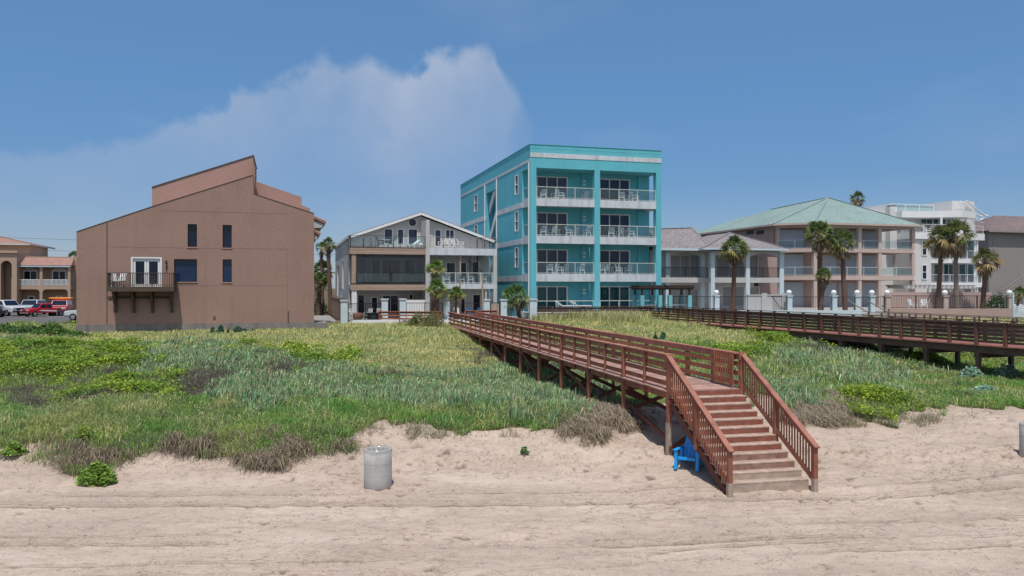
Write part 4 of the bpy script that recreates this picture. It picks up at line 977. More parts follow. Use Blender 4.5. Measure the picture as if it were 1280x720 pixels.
# thin wisps elsewhere
nw = N.new('ShaderNodeTexNoise'); nw.inputs['Scale'].default_value = 3.2; nw.inputs['Detail'].default_value = 7
mpw = N.new('ShaderNodeMapping'); mpw.inputs['Scale'].default_value = (1, 1, 2.6); mpw.inputs['Location'].default_value = (3.1, 0.4, 1.2); L.new(tc.outputs['Generated'], mpw.inputs[0]); L.new(mpw.outputs[0], nw.inputs['Vector'])
ws = N.new('ShaderNodeMapRange'); ws.inputs['From Min'].default_value = 0.56; ws.inputs['From Max'].default_value = 0.8; ws.inputs['To Max'].default_value = 0.22
L.new(nw.outputs['Fac'], ws.inputs['Value'])
dens = mth('MINIMUM', mth('MAXIMUM', dens, ws.outputs[0]), 0.95)
infront = mth('GREATER_THAN', sp.outputs['Y'], 0.06)
dens = mth('MULTIPLY', dens, mth('MULTIPLY', infront, mth('GREATER_THAN', sp.outputs['Z'], 0.0)))
hs = N.new('ShaderNodeMix'); hs.data_type = 'RGBA'; hs.blend_type = 'MULTIPLY'; hs.inputs[0].default_value = 1
L.new(sky.outputs[0], hs.inputs[6])
hr = N.new('ShaderNodeValToRGB'); els = hr.color_ramp.elements; els.new(.13); els.new(.24)
for e_, (p_, c_) in zip(els, ((0, (.52, .57, .74)), (.13, (.60, .65, .80)), (.24, (.80, .83, .92)), (.34, (.97, .96, 1)))): e_.position = p_; e_.color = (*c_, 1)
L.new(sp.outputs['Z'], hr.inputs[0]); L.new(hr.outputs[0], hs.inputs[7])
hsv = N.new('ShaderNodeHueSaturation'); hsv.inputs['Saturation'].default_value = SKY_SAT; L.new(hs.outputs[2], hsv.inputs['Color'])
# flatten the pale band at the horizon a little
gm = N.new('ShaderNodeGamma'); gm.inputs[1].default_value = SKY_GAM; L.new(hsv.outputs[0], gm.inputs[0])
sc2 = N.new('ShaderNodeVectorMath'); sc2.operation = 'SCALE'; sc2.inputs['Scale'].default_value = SKY_MUL; L.new(gm.outputs[0], sc2.inputs[0])
mx = N.new('ShaderNodeMix'); mx.data_type = 'RGBA'; L.new(dens, mx.inputs[0]); L.new(sc2.outputs[0], mx.inputs[6])
mx.inputs[7].default_value = (*CLOUD, 1)
# added bright cloud out of view behind the camera, to fill the facade shadows
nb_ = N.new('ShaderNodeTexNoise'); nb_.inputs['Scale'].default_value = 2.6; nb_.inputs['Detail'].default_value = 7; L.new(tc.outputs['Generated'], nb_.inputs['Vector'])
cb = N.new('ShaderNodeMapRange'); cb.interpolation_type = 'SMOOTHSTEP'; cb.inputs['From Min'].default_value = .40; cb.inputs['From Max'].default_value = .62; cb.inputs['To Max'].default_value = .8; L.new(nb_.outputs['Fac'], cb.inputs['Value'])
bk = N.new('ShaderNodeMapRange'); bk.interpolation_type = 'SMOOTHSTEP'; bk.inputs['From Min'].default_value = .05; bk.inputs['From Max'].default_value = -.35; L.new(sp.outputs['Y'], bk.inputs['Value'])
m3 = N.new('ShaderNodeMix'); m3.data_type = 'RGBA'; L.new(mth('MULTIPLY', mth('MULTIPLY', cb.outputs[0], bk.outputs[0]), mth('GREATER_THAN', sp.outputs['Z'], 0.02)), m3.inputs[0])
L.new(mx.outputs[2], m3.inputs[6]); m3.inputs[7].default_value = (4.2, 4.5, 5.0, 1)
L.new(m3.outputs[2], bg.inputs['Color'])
vs_ = sc.view_settings; vs_.view_transform = 'Standard'; vs_.look = 'None'; vs_.gamma = 1; vs_.use_curve_mapping = False; vs_.exposure = EXPO
sc.cycles.max_bounces = 6; sc.cycles.transparent_max_bounces = 12
sc.cycles.use_denoising = True
sc.render.film_transparent = False

# ------------------------------------------------------------------ the ground: one sheet
def axis(dense0, dense1, step, lo, hi, g=1.12):
    a = list(np.arange(dense0, dense1, step)); s = step; x = a[-1]
    while x < hi: s = min(s*g, (hi-dense1)/4); x += s; a.append(x)
    s = step; x = dense0
    while x > lo: s = min(s*g, (dense0-lo)/4); x -= s; a.insert(0, x)
    return np.array(a)
gxs = axis(-20, 21, .075, -3500, 3500, 1.09); gys = axis(12.5, 30, .06, -400, 5000, 1.035); gys = np.concatenate([gys[gys < 14.2], np.arange(14.2, 21.2, .032), gys[gys >= 21.2]])
GX, GY = np.meshgrid(gxs, gys)
GZ = ground(GX, GY)
inb = (GY > 2)
pz = np.where(inb, GZ, 0)
vk = veg_kind(GX, np.where(inb, GY, 2), pz)
vegf = ((vk != BARE) & (vk != TUFT) & (GY > 20)).astype(float)
vegf = np.where(vk == DEAD, 0.45, vegf)
vegf = np.where(GY > 69, 0.8, vegf)
FS_, RUT = fine_sand(GX, GY); GZ = GZ + FS_*(1-np.clip(vegf, 0, 1))
me = bpy.data.meshes.new('ground')
nv = GX.size; ny, nx = GX.shape
me.vertices.add(nv); co = np.stack([GX, GY, GZ], -1).reshape(-1); me.vertices.foreach_set('co', co)
idx = np.arange(nv).reshape(ny, nx)
q = np.stack([idx[:-1,:-1], idx[:-1,1:], idx[1:,1:], idx[1:,:-1]], -1).reshape(-1, 4)
me.loops.add(q.size); me.loops.foreach_set('vertex_index', q.reshape(-1).astype(np.int32))
me.polygons.add(len(q)); me.polygons.foreach_set('loop_start', np.arange(0, q.size, 4, dtype=np.int32)); me.polygons.foreach_set('loop_total', np.full(len(q), 4, np.int32))
me.update(calc_edges=True); me.polygons.foreach_set('use_smooth', [True]*len(q))
at = me.attributes.new('growth', 'FLOAT', 'POINT'); at.data.foreach_set('value', vegf.reshape(-1).astype(np.float32))
kr = me.attributes.new('rut', 'FLOAT', 'POINT'); kr.data.foreach_set('value', RUT.astype(np.float32).reshape(-1))
kb = me.attributes.new('dry', 'FLOAT', 'POINT'); kb.data.foreach_set('value', np.isin(vk, (DEAD, BRUSH, TUFT)).astype(np.float32).reshape(-1))
def sand_material():
    m, nt, b = new_mat('sand_and_soil'); N, L = nt.nodes, nt.links
    b.inputs['Roughness'].default_value = 0.95; b.inputs['Specular IOR Level'].default_value = 0.15
    tc = N.new('ShaderNodeTexCoord')
    def noise(scale, det=5, vec=None, rough=.5):
        n = N.new('ShaderNodeTexNoise'); n.inputs['Scale'].default_value = scale; n.inputs['Detail'].default_value = det; n.inputs['Roughness'].default_value = rough
        L.new(vec or tc.outputs['Object'], n.inputs['Vector']); return n.outputs['Fac']
    def ramp(f, stops):
        r = N.new('ShaderNodeValToRGB'); cr = r.color_ramp
        while len(cr.elements) < len(stops): cr.elements.new(0.5)
        for e, (p, c) in zip(cr.elements, stops): e.position = p; e.color = (*c, 1)
        L.new(f, r.inputs[0]); return r.outputs[0]
    def mix(f, a, c, mode='MIX'):
        x = N.new('ShaderNodeMix'); x.data_type = 'RGBA'; x.blend_type = mode
        if isinstance(f, float): x.inputs[0].default_value = f
        else: L.new(f, x.inputs[0])
        L.new(a, x.inputs[6])
        if isinstance(c, tuple): x.inputs[7].default_value = (*c, 1)
        else: L.new(c, x.inputs[7])
        return x.outputs[2]
    mp = N.new('ShaderNodeMapping'); mp.inputs['Scale'].default_value = (0.3, 0.8, 1); L.new(tc.outputs['Object'], mp.inputs[0])
    base = ramp(noise(0.9, 6, mp.outputs[0]), [(.3, SAND_D), (.5, SAND), (.68, SAND_L)])
    grain = ramp(noise(30, 6, None, .7), [(.33, (.66, .63, .61)), (.45, (1, 1, 1)), (.7, (1.08, 1.08, 1.08))])
    base = mix(1.0, base, grain, 'MULTIPLY')
    pit = ramp(noise(7.5, 4, None, .6), [(.30, (.62, .58, .55)), (.385, (1, 1, 1))])
    base = mix(1.0, base, pit, 'MULTIPLY')
    mps = N.new('ShaderNodeMapping'); mps.inputs['Scale'].default_value = (1.0, 1.5, 1); L.new(tc.outputs['Object'], mps.inputs[0])
    strk = ramp(noise(2.6, 8, mps.outputs[0], .68), [(.34, (.86, .845, .83)), (.47, (1, 1, 1)), (.66, (1.04, 1.04, 1.04))])
    nl_ = noise(3.2, 5, mps.outputs[0], .6); ab = N.new('ShaderNodeMath'); ab.operation = 'SUBTRACT'; ab.inputs[1].default_value = .5; L.new(nl_, ab.inputs[0])
    ab2 = N.new('ShaderNodeMath'); ab2.operation = 'ABSOLUTE'; L.new(ab.outputs[0], ab2.inputs[0])
    thin = ramp(ab2.outputs[0], [(.004, (1, 1, 1)), (.016, (0, 0, 0))]); brk = ramp(noise(1.9, 5), [(.47, (0, 0, 0)), (.58, (1, 1, 1))])
    th = N.new('ShaderNodeMath'); th.operation = 'MULTIPLY'; L.new(thin, th.inputs[0]); L.new(brk, th.inputs[1])
    th2 = N.new('ShaderNodeMath'); th2.operation = 'MULTIPLY'; th2.inputs[1].default_value = .8; L.new(th.outputs[0], th2.inputs[0])
    base = mix(th2.outputs[0], base, (.13, .10, .08))
    base = mix(1.0, base, strk, 'MULTIPLY')
    at_ = N.new('ShaderNodeAttribute'); at_.attribute_name = 'rut'
    base = mix(at_.outputs['Fac'], base, (.15, .115, .09))
    # scattered small dark crumbs, thicker in patches
    v = N.new('ShaderNodeTexVoronoi'); v.inputs['Scale'].default_value = 4.2; v.inputs['Randomness'].default_value = 1
    mpv = N.new('ShaderNodeMapping'); mpv.inputs['Scale'].default_value = (1, 1.7, 1); L.new(tc.outputs['Object'], mpv.inputs[0])
    wob = N.new('ShaderNodeVectorMath'); wob.operation = 'ADD'
    nn = N.new('ShaderNodeTexNoise'); nn.inputs['Scale'].default_value = 6; L.new(tc.outputs['Object'], nn.inputs['Vector'])
    L.new(mpv.outputs[0], wob.inputs[0]); L.new(nn.outputs['Color'], wob.inputs[1]); L.new(wob.outputs[0], v.inputs['Vector'])
    patch = ramp(noise(0.55, 4), [(.40, (.15, .15, .15)), (.6, (1, 1, 1))])
    cr = ramp(v.outputs['Distance'], [(.05, (1, 1, 1)), (.11, (0, 0, 0))])
    cm = N.new('ShaderNodeMath'); cm.operation = 'MULTIPLY'; L.new(patch, cm.inputs[0]); L.new(cr, cm.inputs[1])
    cm2 = N.new('ShaderNodeMath'); cm2.operation = 'MULTIPLY'; cm2.inputs[1].default_value = 0.9; L.new(cm.outputs[0], cm2.inputs[0])
    base = mix(cm2.outputs[0], base, (.12, .085, .06))
    soil = ramp(noise(1.1, 6), [(.3, (.055, .05, .026)), (.5, (.11, .09, .05)), (.7, (.10, .11, .04))])
    dry = ramp(noise(2.3, 6), [(.3, (.13, .10, .07)), (.6, (.24, .18, .125))])
    a1 = N.new('ShaderNodeAttribute'); a1.attribute_name = 'growth'; a2 = N.new('ShaderNodeAttribute'); a2.attribute_name = 'dry'
    soil = mix(a2.outputs['Fac'], soil, dry)
    nb = noise(5, 5); ad = N.new('ShaderNodeMath'); ad.operation = 'MULTIPLY_ADD'; ad.inputs[1].default_value = 0.7; ad.inputs[2].default_value = -.35; L.new(nb, ad.inputs[0])
    sm = N.new('ShaderNodeMath'); sm.operation = 'ADD'; L.new(a1.outputs['Fac'], sm.inputs[0]); L.new(ad.outputs[0], sm.inputs[1])
    mr = N.new('ShaderNodeMapRange'); mr.inputs['From Min'].default_value = .25; mr.inputs['From Max'].default_value = .8; L.new(sm.outputs[0], mr.inputs['Value'])
    L.new(mix(mr.outputs[0], base, soil), b.inputs['Base Color'])
    bn = noise(9, 8, None, .65); bp = N.new('ShaderNodeBump'); bp.inputs['Strength'].default_value = .55; bp.inputs['Distance'].default_value = .05
    L.new(bn, bp.inputs['Height'])
    bn2 = noise(55, 5); bp2 = N.new('ShaderNodeBump'); bp2.inputs['Strength'].default_value = .45; bp2.inputs['Distance'].default_value = .012
    L.new(bn2, bp2.inputs['Height']); L.new(bp.outputs[0], bp2.inputs['Normal']); L.new(bp2.outputs[0], b.inputs['Normal'])
    return m
me.materials.append(sand_material())
go = bpy.data.objects.new('ground', me); COL.objects.link(go); go['kind'] = 'structure'; go['label'] = 'pale beach sand with wheel ruts rising into dunes'

# ------------------------------------------------------------------ growth on the dunes (built directly as blades and leaves)
def leaf_mat(name, rough=.6, island=.5, transl=.38):
    m, nt, b = new_mat(name); N, L = nt.nodes, nt.links
    b.inputs['Roughness'].default_value = rough; b.inputs['Specular IOR Level'].default_value = .3
    a = N.new('ShaderNodeAttribute'); a.attribute_name = 'hue'
    g = N.new('ShaderNodeNewGeometry')
    mr = N.new('ShaderNodeMapRange'); mr.inputs['To Min'].default_value = 1-island; mr.inputs['To Max'].default_value = 1+island
    L.new(g.outputs['Random Per Island'], mr.inputs['Value'])
    vs = N.new('ShaderNodeVectorMath'); vs.operation = 'SCALE'; L.new(a.outputs['Color'], vs.inputs[0]); L.new(mr.outputs[0], vs.inputs['Scale'])
    L.new(vs.outputs[0], b.inputs['Base Color'])
    tr = N.new('ShaderNodeBsdfTranslucent'); L.new(vs.outputs[0], tr.inputs['Color'])
    ms = N.new('ShaderNodeMixShader'); ms.inputs[0].default_value = transl
    L.new(b.outputs[0], ms.inputs[1]); L.new(tr.outputs[0], ms.inputs[2]); L.new(ms.outputs[0], N['Material Output'].inputs['Surface'])
    return m
LEAFM = leaf_mat('leaf_blade'); GLOW = 1.22
def raw_mesh(name, V, F4, F3, hue, material):
    me = bpy.data.meshes.new(name)
    me.vertices.add(len(V)); me.vertices.foreach_set('co', V.reshape(-1))
    n4, n3 = len(F4), len(F3)
    lv = np.concatenate([F4.reshape(-1), F3.reshape(-1)]).astype(np.int32)
    me.loops.add(len(lv)); me.loops.foreach_set('vertex_index', lv)
    me.polygons.add(n4+n3)
    ls = np.concatenate([np.arange(n4)*4, n4*4+np.arange(n3)*3]).astype(np.int32)
    lt = np.concatenate([np.full(n4, 4), np.full(n3, 3)]).astype(np.int32)
    me.polygons.foreach_set('loop_start', ls); me.polygons.foreach_set('loop_total', lt)
    me.update(calc_edges=True)
    at = me.attributes.new('hue', 'FLOAT_COLOR', 'POINT')
    at.data.foreach_set('color', np.concatenate([hue, np.ones((len(hue), 1))], 1).astype(np.float32).reshape(-1))
    me.materials.append(material)
    return me
def blades(X, Y, Z, H, Wd, lean, col, droop=0.5, tip=None):
    col = col*GLOW; tip = None if tip is None else tip*GLOW
    n = len(X); az = rng.uniform(0, 2*math.pi, n)
    # the sea wind lays the growth inland and to the right
    lx = np.cos(az)*lean + 0.18*H; ly = np.sin(az)*lean + 0.10*H
    fa = rng.uniform(0, math.pi, n); wx = np.cos(fa)*Wd/2; wy = np.sin(fa)*Wd/2
    b = np.stack([X, Y, Z-0.03], -1); w = np.stack([wx, wy, np.zeros(n)], -1)
    mid = b + np.stack([lx*.42, ly*.42, H*.74], -1)
    tp = b + np.stack([lx, ly, H*(1-droop*np.clip(np.hypot(lx, ly)/np.maximum(H, .01), 0, 1)*.4)], -1)
    V = np.stack([b-w, b+w, mid+w*.8, mid-w*.8, tp], 1).reshape(-1, 3)
    k = np.arange(n)*5
    F4 = np.stack([k, k+1, k+2, k+3], -1); F3 = np.stack([k+3, k+2, k+4], -1)
    hue = np.repeat(col[:, None, :], 5, 1).copy()
    if tip is not None: hue[:, 4] = tip; hue[:, 2:4] = hue[:, 2:4]*.6+tip[:, None]*.4
    return V, F4, F3, hue.reshape(-1, 3)
def leaves(X, Y, Z, S, col, flat=0.6):
    col = col*GLOW*np.array([[1.05, 1.1, 1.0]])
    n = len(X); nrm = rng.normal(0, 1, (n, 3))*flat; nrm[:, 2] = np.abs(nrm[:, 2]) + .8
    nrm /= np.linalg.norm(nrm, axis=1)[:, None]
    t = rng.normal(0, 1, (n, 3)); t -= nrm*(t*nrm).sum(1)[:, None]; t /= np.linalg.norm(t, axis=1)[:, None]
    u = np.cross(nrm, t); c = np.stack([X, Y, Z], -1); s = S[:, None]
    V = np.stack([c-t*s*.6, c+u*s*.42, c+t*s*.6+nrm*s*.1, c-u*s*.42], 1).reshape(-1, 3)
    k = np.arange(n)*4
    return V, np.stack([k, k+1, k+2, k+3], -1), np.zeros((0, 3), int), np.repeat(col, 4, 0)
def joinup(parts):
    Vs, F4s, F3s, Hs, o = [], [], [], [], 0
    for V, a, b, h in parts:
        Vs.append(V); F4s.append(a+o); F3s.append(b+o); Hs.append(h); o += len(V)
    return np.concatenate(Vs), np.concatenate(F4s), np.concatenate(F3s), np.concatenate(Hs)
def pick(n, pal, jit=.15):
    pal = np.array(pal); w = rng.dirichlet(np.full(len(pal), 1.3), n)
    c = w @ pal
    return c*(1+rng.uniform(-jit, jit, (n, 1)))
def sample(n, y0, y1, power=1.6):
    u = rng.random(n); p = 1-power
    Y = (y0**p + u*(y1**p-y0**p))**(1/p)
    X = rng.uniform(-1, 1, n)*(0.70*Y+4)
    return X, Y
NV = int(520000*VEG)
SX, SY = sample(NV, 20.5, 72, 1.35)
SZ = ground(SX, SY); SK = veg_kind(SX, SY, SZ, .17)
u_ = rng.random(NV); pt_ = fbm(SX*1.1, SY*1.1, 81)
def turn(a, b, p):
    global SK
    SK = np.where((SK == a) & ((a != DEAD) | (SX < -1)) & (u_ < p*sstep(.3, .62, pt_)*1.6), b, SK)
turn(REED, GREEN, .5); u_ = rng.random(NV); turn(CREEP, GREEN, .18); u_ = rng.random(NV); turn(TAN, GREEN, .22); u_ = rng.random(NV); turn(GREEN, TAN, .16); u_ = rng.random(NV); turn(DEAD, GREEN, .5); u_ = rng.random(NV); turn(DEAD, BARE, .55); u_ = rng.random(NV); turn(GREEN, BRUSH, .07); u_ = rng.random(NV); turn(CREEP, BRUSH, .12)
FBo = Vector(((836-640)/FPX*23.4, 23.4)); fa_ = R(13.17)
du_ = (SX-FBo.x)*math.cos(fa_)+(SY-FBo.y)*math.sin(fa_); dv_ = -(SX-FBo.x)*math.sin(fa_)+(SY-FBo.y)*math.cos(fa_)
SK = np.where((du_ > .05) & (du_ < 2.5) & (dv_ > -1) & (dv_ < 30) & (rng.random(NV) < .85), BARE, SK)      # thin growth in the dark under the deck
PATCH = lambda x, y, s: (fbm(x*.9, y*.9, s)[:, None]-.5)
def sel(k, frac=1.0):
    m = (SK == k) & (rng.random(NV) < frac); return SX[m], SY[m], SZ[m]
def far(Y): return np.clip(Y/26, .9, 2.4)
def stuff(name, parts, label):
    me = raw_mesh(name, *joinup(parts), LEAFM); o = bpy.data.objects.new(name, me); COL.objects.link(o)
    o['label'] = label; o['kind'] = 'stuff'; return o
P = []
x, y, z = sel(TAN); n = len(x); H = rng.uniform(.18, .48, n)*(.6+.8*fbm(x*.5, y*.5, 61))
c = pick(n, [(.40, .375, .16), (.33, .34, .12), (.47, .425, .23), (.24, .29, .085)])*(1+PATCH(x, y, 92)*np.array([[.9, .5, .4]])); P.append(blades(x, y, z, H, .016*far(y), rng.uniform(.1, .5, n), c, 1.3, tip=c*1.25+.02))
x, y, z = sel(GREEN); n = len(x); H = rng.uniform(.16, .42, n)*(.6+.8*fbm(x*.6, y*.6, 62))
gsel = fbm(x*.35, y*.35, 63)[:, None]
c = pick(n, [(.13, .25, .05), (.095, .215, .055), (.20, .29, .065)])*(1-.5*sstep(.4, .7, gsel)) + pick(n, [(.32, .28, .13), (.24, .23, .10)])*.5*sstep(.4, .7, gsel)
c = c*(1+PATCH(x, y, 93)*np.array([[1.2, .6, .8]]))
P.append(blades(x, y, z, H, .016*far(y), rng.uniform(.1, .45, n), c, 1.3, tip=c*1.25))
grass = stuff('dune_grass', P, 'fine green and straw coloured grass over the dunes')
P = []
x, y, z = sel(REED); n = len(x)
# gathered into tufts
tx = np.round(x/.42)*.42 + .16*np.sin(np.round(y/.42)*7.1); ty = np.round(y/.42)*.42 + .16*np.sin(np.round(x/.42)*5.3)
x = x*.5+tx*.5; y = y*.5+ty*.5; z = ground(x, y)
H = rng.uniform(.2, .66, n)*(.5+1.0*fbm(x*.7, y*.7, 64))
c = pick(n, [(.19, .295, .15), (.125, .25, .075), (.38, .46, .29), (.05, .13, .035)])*(1+PATCH(x, y, 91)*np.array([[1.0, .6, .3]])); dd = rng.random(n) < .2
c[dd] = pick(dd.sum(), [(.40, .34, .22), (.22, .18, .13)])
P.append(blades(x, y, z, H, .026*far(y)*rng.uniform(.6, 1.5, n), rng.uniform(.08, .6, n), c, 1.1, tip=c*1.2))
stuff('reed_grass', P, 'blue green reed grass leaning in the sea wind')
P = []
x, y, z = sel(TALL); n = len(x); H = rng.uniform(.5, 1.05, n)
c = pick(n, [(.26, .29, .09), (.18, .25, .07), (.36, .33, .15)]); P.append(blades(x, y, z, H, .02*far(y), rng.uniform(.1, .45, n), c, tip=pick(n, [(.50, .42, .25), (.42, .36, .18)])))
stuff('seed_grass', P, 'tall seeding grass mound before the dark fence')
P = []
x, y, z = sel(CREEP); n = len(x)
hm = .06+.55*sstep(.35, .72, fbm(x*.5, y*.5, 66)); z2 = z + hm*rng.uniform(.25, 1, n)**.6
c = pick(n, [(.20, .27, .03), (.13, .21, .022), (.30, .37, .06), (.055, .10, .012)])*(1+PATCH(x, y, 94)*np.array([[1.5, .9, .6]]))
P.append(leaves(x, y, z2, rng.uniform(.045, .09, n)*np.clip(far(y), 1, 1.8), c))
k = rng.random(n) < .95
P.append(leaves(x[k]+rng.normal(0, .1, k.sum()), y[k]+rng.normal(0, .1, k.sum()), z[k]+hm[k]*rng.uniform(.5, 1.05, k.sum()), rng.uniform(.04, .08, k.sum())*np.clip(far(y[k]), 1, 1.8), c[k]*1.08))
stuff('creeping_vines', P, 'bright green creeping vines in low mats')
P = []
for k_, hh, ww, pal in ((BRUSH, (.15, .5), .017, [(.13, .105, .085), (.09, .07, .058), (.17, .15, .12), (.075, .095, .05)]), (DEAD, (.10, .42), .018, [(.28, .205, .14), (.14, .10, .072), (.44, .34, .24), (.18, .17, .07), (.08, .06, .045)])):
    x, y, z = sel(k_); n = len(x); H = rng.uniform(*hh, n)
    P.append(blades(x, y, z, H, ww*far(y), rng.uniform(.2, .8, n), pick(n, pal), 1.4))
x, y, z = sel(DEAD, .9); n = len(x)          # stalks hanging down the eroded face
a = rng.normal(0, .5, n); ln = rng.uniform(.25, .8, n)
b = np.stack([x, y, z+rng.uniform(.1, .35, n)], -1); d = np.stack([np.sin(a)*ln*.7, -np.abs(np.cos(a))*ln*.6, -ln*.5], -1); wv = np.stack([np.full(n, .009), np.zeros(n), np.full(n, .006)], -1)
V = np.stack([b-wv, b+wv, b+d*.5+wv+[0, 0, .08], b+d*.5-wv+[0, 0, .08], b+d], 1)
zg = ground(V[..., 0].reshape(-1), V[..., 1].reshape(-1)).reshape(n, 5); V[..., 2] = np.maximum(V[..., 2], zg+.02)
kk = np.arange(n)*5; P.append((V.reshape(-1, 3), np.stack([kk, kk+1, kk+2, kk+3], -1), np.stack([kk+3, kk+2, kk+4], -1), np.repeat(pick(n, [(.30, .24, .17), (.20, .155, .11), (.36, .30, .22)]), 5, 0)))
x, y, z = sel(TUFT); n = len(x)
keep = (fbm(x*1.6, y*1.6, 67) > .50) & (rng.random(n) < .6)
x, y, z = x[keep], y[keep], z[keep]; n = len(x)
P.append(blades(x, y, z, rng.uniform(.1, .4, n), .015*far(y), rng.uniform(.1, .4, n), pick(n, [(.27, .225, .16), (.17, .16, .09), (.36, .30, .22), (.15, .19, .07)]), .9))
# odd stalks and straw scattered over the open sand
m = (SK == BARE) & (SY > 22) & (SY < 33) & (rng.random(NV) < .012); x, y, z = SX[m], SY[m], SZ[m]; n = len(x)
P.append(blades(x, y, z, rng.uniform(.02, .14, n), np.full(n, .014), rng.uniform(.1, .35, n), pick(n, [(.15, .12, .085), (.22, .17, .12)]), 1))
stuff('dry_brush', P, 'brown dead stalks and dry brush at the dune edge')
# ------------------------------------------------------------------ timber
M['cap'] = mat('sunbleached_red_timber', (.33, .145, .105), .8, .2, .25, 3, .25, .3, 30, fine=.2)
M['red'] = mat('red_stained_timber', (.285, .108, .066), .75, .25, .26, 3, .32, .3, 30, fine=.2, streak=.4, streak_col=(.24, .155, .12))
M['redpale'] = mat('worn_red_timber', (.36, .22, .18), .8, .2, .2, 2.5, .22, .3, 30, fine=.2)
M['tread'] = mat('worn_tread_timber', (.37, .27, .215), .8, .2, .32, 5, .25, .4, 30, fine=.2)
M['riser'] = mat('stair_riser_timber', (.24, .085, .06), .75, .2, .3, 4, .3, .3, 30, fine=.2, streak=.5, streak_col=(.20, .13, .10))
M['grey_wood'] = mat('bare_weathered_timber', (.36, .28, .22), .85, .2, .25, 4, .25, .4, 30, fine=.2)
M['worn'] = mat('worn_riser_timber', (.26, .15, .11), .8, .2, .35, 5, .2, .3, 30, fine=.25, streak=.6, streak_col=(.25, .19, .15))
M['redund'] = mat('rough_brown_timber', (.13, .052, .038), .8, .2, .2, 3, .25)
M['dark'] = mat('dark_stained_timber', (.105, .064, .05), .7, .3, .25, 3, .35, .3, 30, fine=.15)
M['darkpost'] = mat('brown_post_timber', (.17, .078, .06), .75, .25, .25, 3, .3, fine=.15)
M['darkdeck'] = mat('reddish_deck_board', (.26, .115, .09), .8, .2, .2, 3, .25)
M['oldrail'] = mat('silvered_timber', (.26, .20, .155), .85, .2, .2, 3, .25)

FB = Frame(836, 23.4, 13.17)
def loc(fr, wx, wy):
    d = Vector((wx, wy)) - fr.o; return d.dot(fr.c), d.dot(fr.s)
DZ = 2.30; RT = 3.36; WID = 2.34; LEN = 43.2
def gnd(fr, u, v): w = fr.w(u, v); return float(ground(w.x, w.y))
T = Thing('boardwalk', 'long red timber boardwalk with open rail leading to stairs on the sand', 'boardwalk', FB, (0, 0, 1.0))
mb = MB(); v = 0.0
while v < LEN:
    j = random.uniform(-.012, .012); mb.box(-.10+j, WID+.10+j, v, v+.138, DZ-.038, DZ+random.uniform(-.003, .003)); v += .147
T.part('deck', mb, M['redpale'])
for u0, u1 in ((.045, .085), (WID-.085, WID-.045)):
    mb = MB(); mb.box(u0, u1, 0, LEN, DZ-.26, DZ-.04); mb.box(u0+.9 if u0 < 1 else u0-.9, u1+.9 if u0 < 1 else u1-.9, 0.02, LEN, DZ-.26, DZ-.04); T.part('rim_joist', mb, M['red'])
SPC = 1.82
npost = int(LEN/SPC)
for side in (0, 1):
    uc = 0.0 if side == 0 else WID; sg = 1 if side == 0 else -1
    for i in range(npost+1):
        v = i*SPC; main = (i % 2 == 0)
        w_ = .115 if main else .075
        zb = gnd(FB, uc, v)-.4 if main else DZ-.28
        mb = MB(); mb.box(uc-w_/2, uc+w_/2, v-w_/2 if not main else v-.065, v+w_/2 if not main else v+.065, zb, RT-.045)
        if main: mb.box(uc-.045 if side == 0 else uc-.11, uc+.11 if side == 0 else uc+.045, v-.16, v+.16, DZ-.40, DZ-.265)
        T.part('post', mb, M['red'] if i else M['red'])
    # three long rails and a cap board
    for z0 in (.10, .38, .66):
        mb = MB(); v = -.02
        while v < LEN-.1:
            e = min(v+SPC*2, LEN); jz = random.uniform(-.006, .006)
            mb.box(uc+sg*.06, uc+sg*.098, v+.003, e-.003, DZ+z0+jz, DZ+z0+.135+jz); v = e
        T.part('rail', mb, M['red'])
    mb = MB(); v = -.08
    while v < LEN-.1:
        e = min(v+SPC*2, LEN)
        mb.box(uc-.05, uc+.115 if side == 0 else uc+.07, v+.002, e-.002, RT-.042, RT) if side == 0 else mb.box(uc-.115, uc+.05, v+.002, e-.002, RT-.042, RT)
        mb.box(uc+sg*.061, uc+sg*.099, v+.003, e-.003, RT-.20, RT-.045); v = e
    T.part('cap_rail', mb, M['cap'])
mb = MB()
for i in range(0, npost+1, 2):
    v = i*SPC; za = gnd(FB, 0, v); zb = gnd(FB, WID, v); lo = max(za, zb)
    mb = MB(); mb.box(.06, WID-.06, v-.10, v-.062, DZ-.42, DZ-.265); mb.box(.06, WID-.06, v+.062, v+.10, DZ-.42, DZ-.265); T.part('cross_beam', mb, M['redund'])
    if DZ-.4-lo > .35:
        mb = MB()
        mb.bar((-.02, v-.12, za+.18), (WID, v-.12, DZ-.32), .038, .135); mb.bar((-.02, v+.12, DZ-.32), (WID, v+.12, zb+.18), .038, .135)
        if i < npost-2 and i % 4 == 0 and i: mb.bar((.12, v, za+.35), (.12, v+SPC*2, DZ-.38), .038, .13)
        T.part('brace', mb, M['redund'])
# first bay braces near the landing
mb = MB(); mb.bar((.12, .1, .75), (.12, SPC*2, 1.45), .04, .14); mb.bar((WID-.1, .1, 1.4), (WID-.1, SPC*2, .95), .04, .14); T.part('brace', mb, M['redund'])
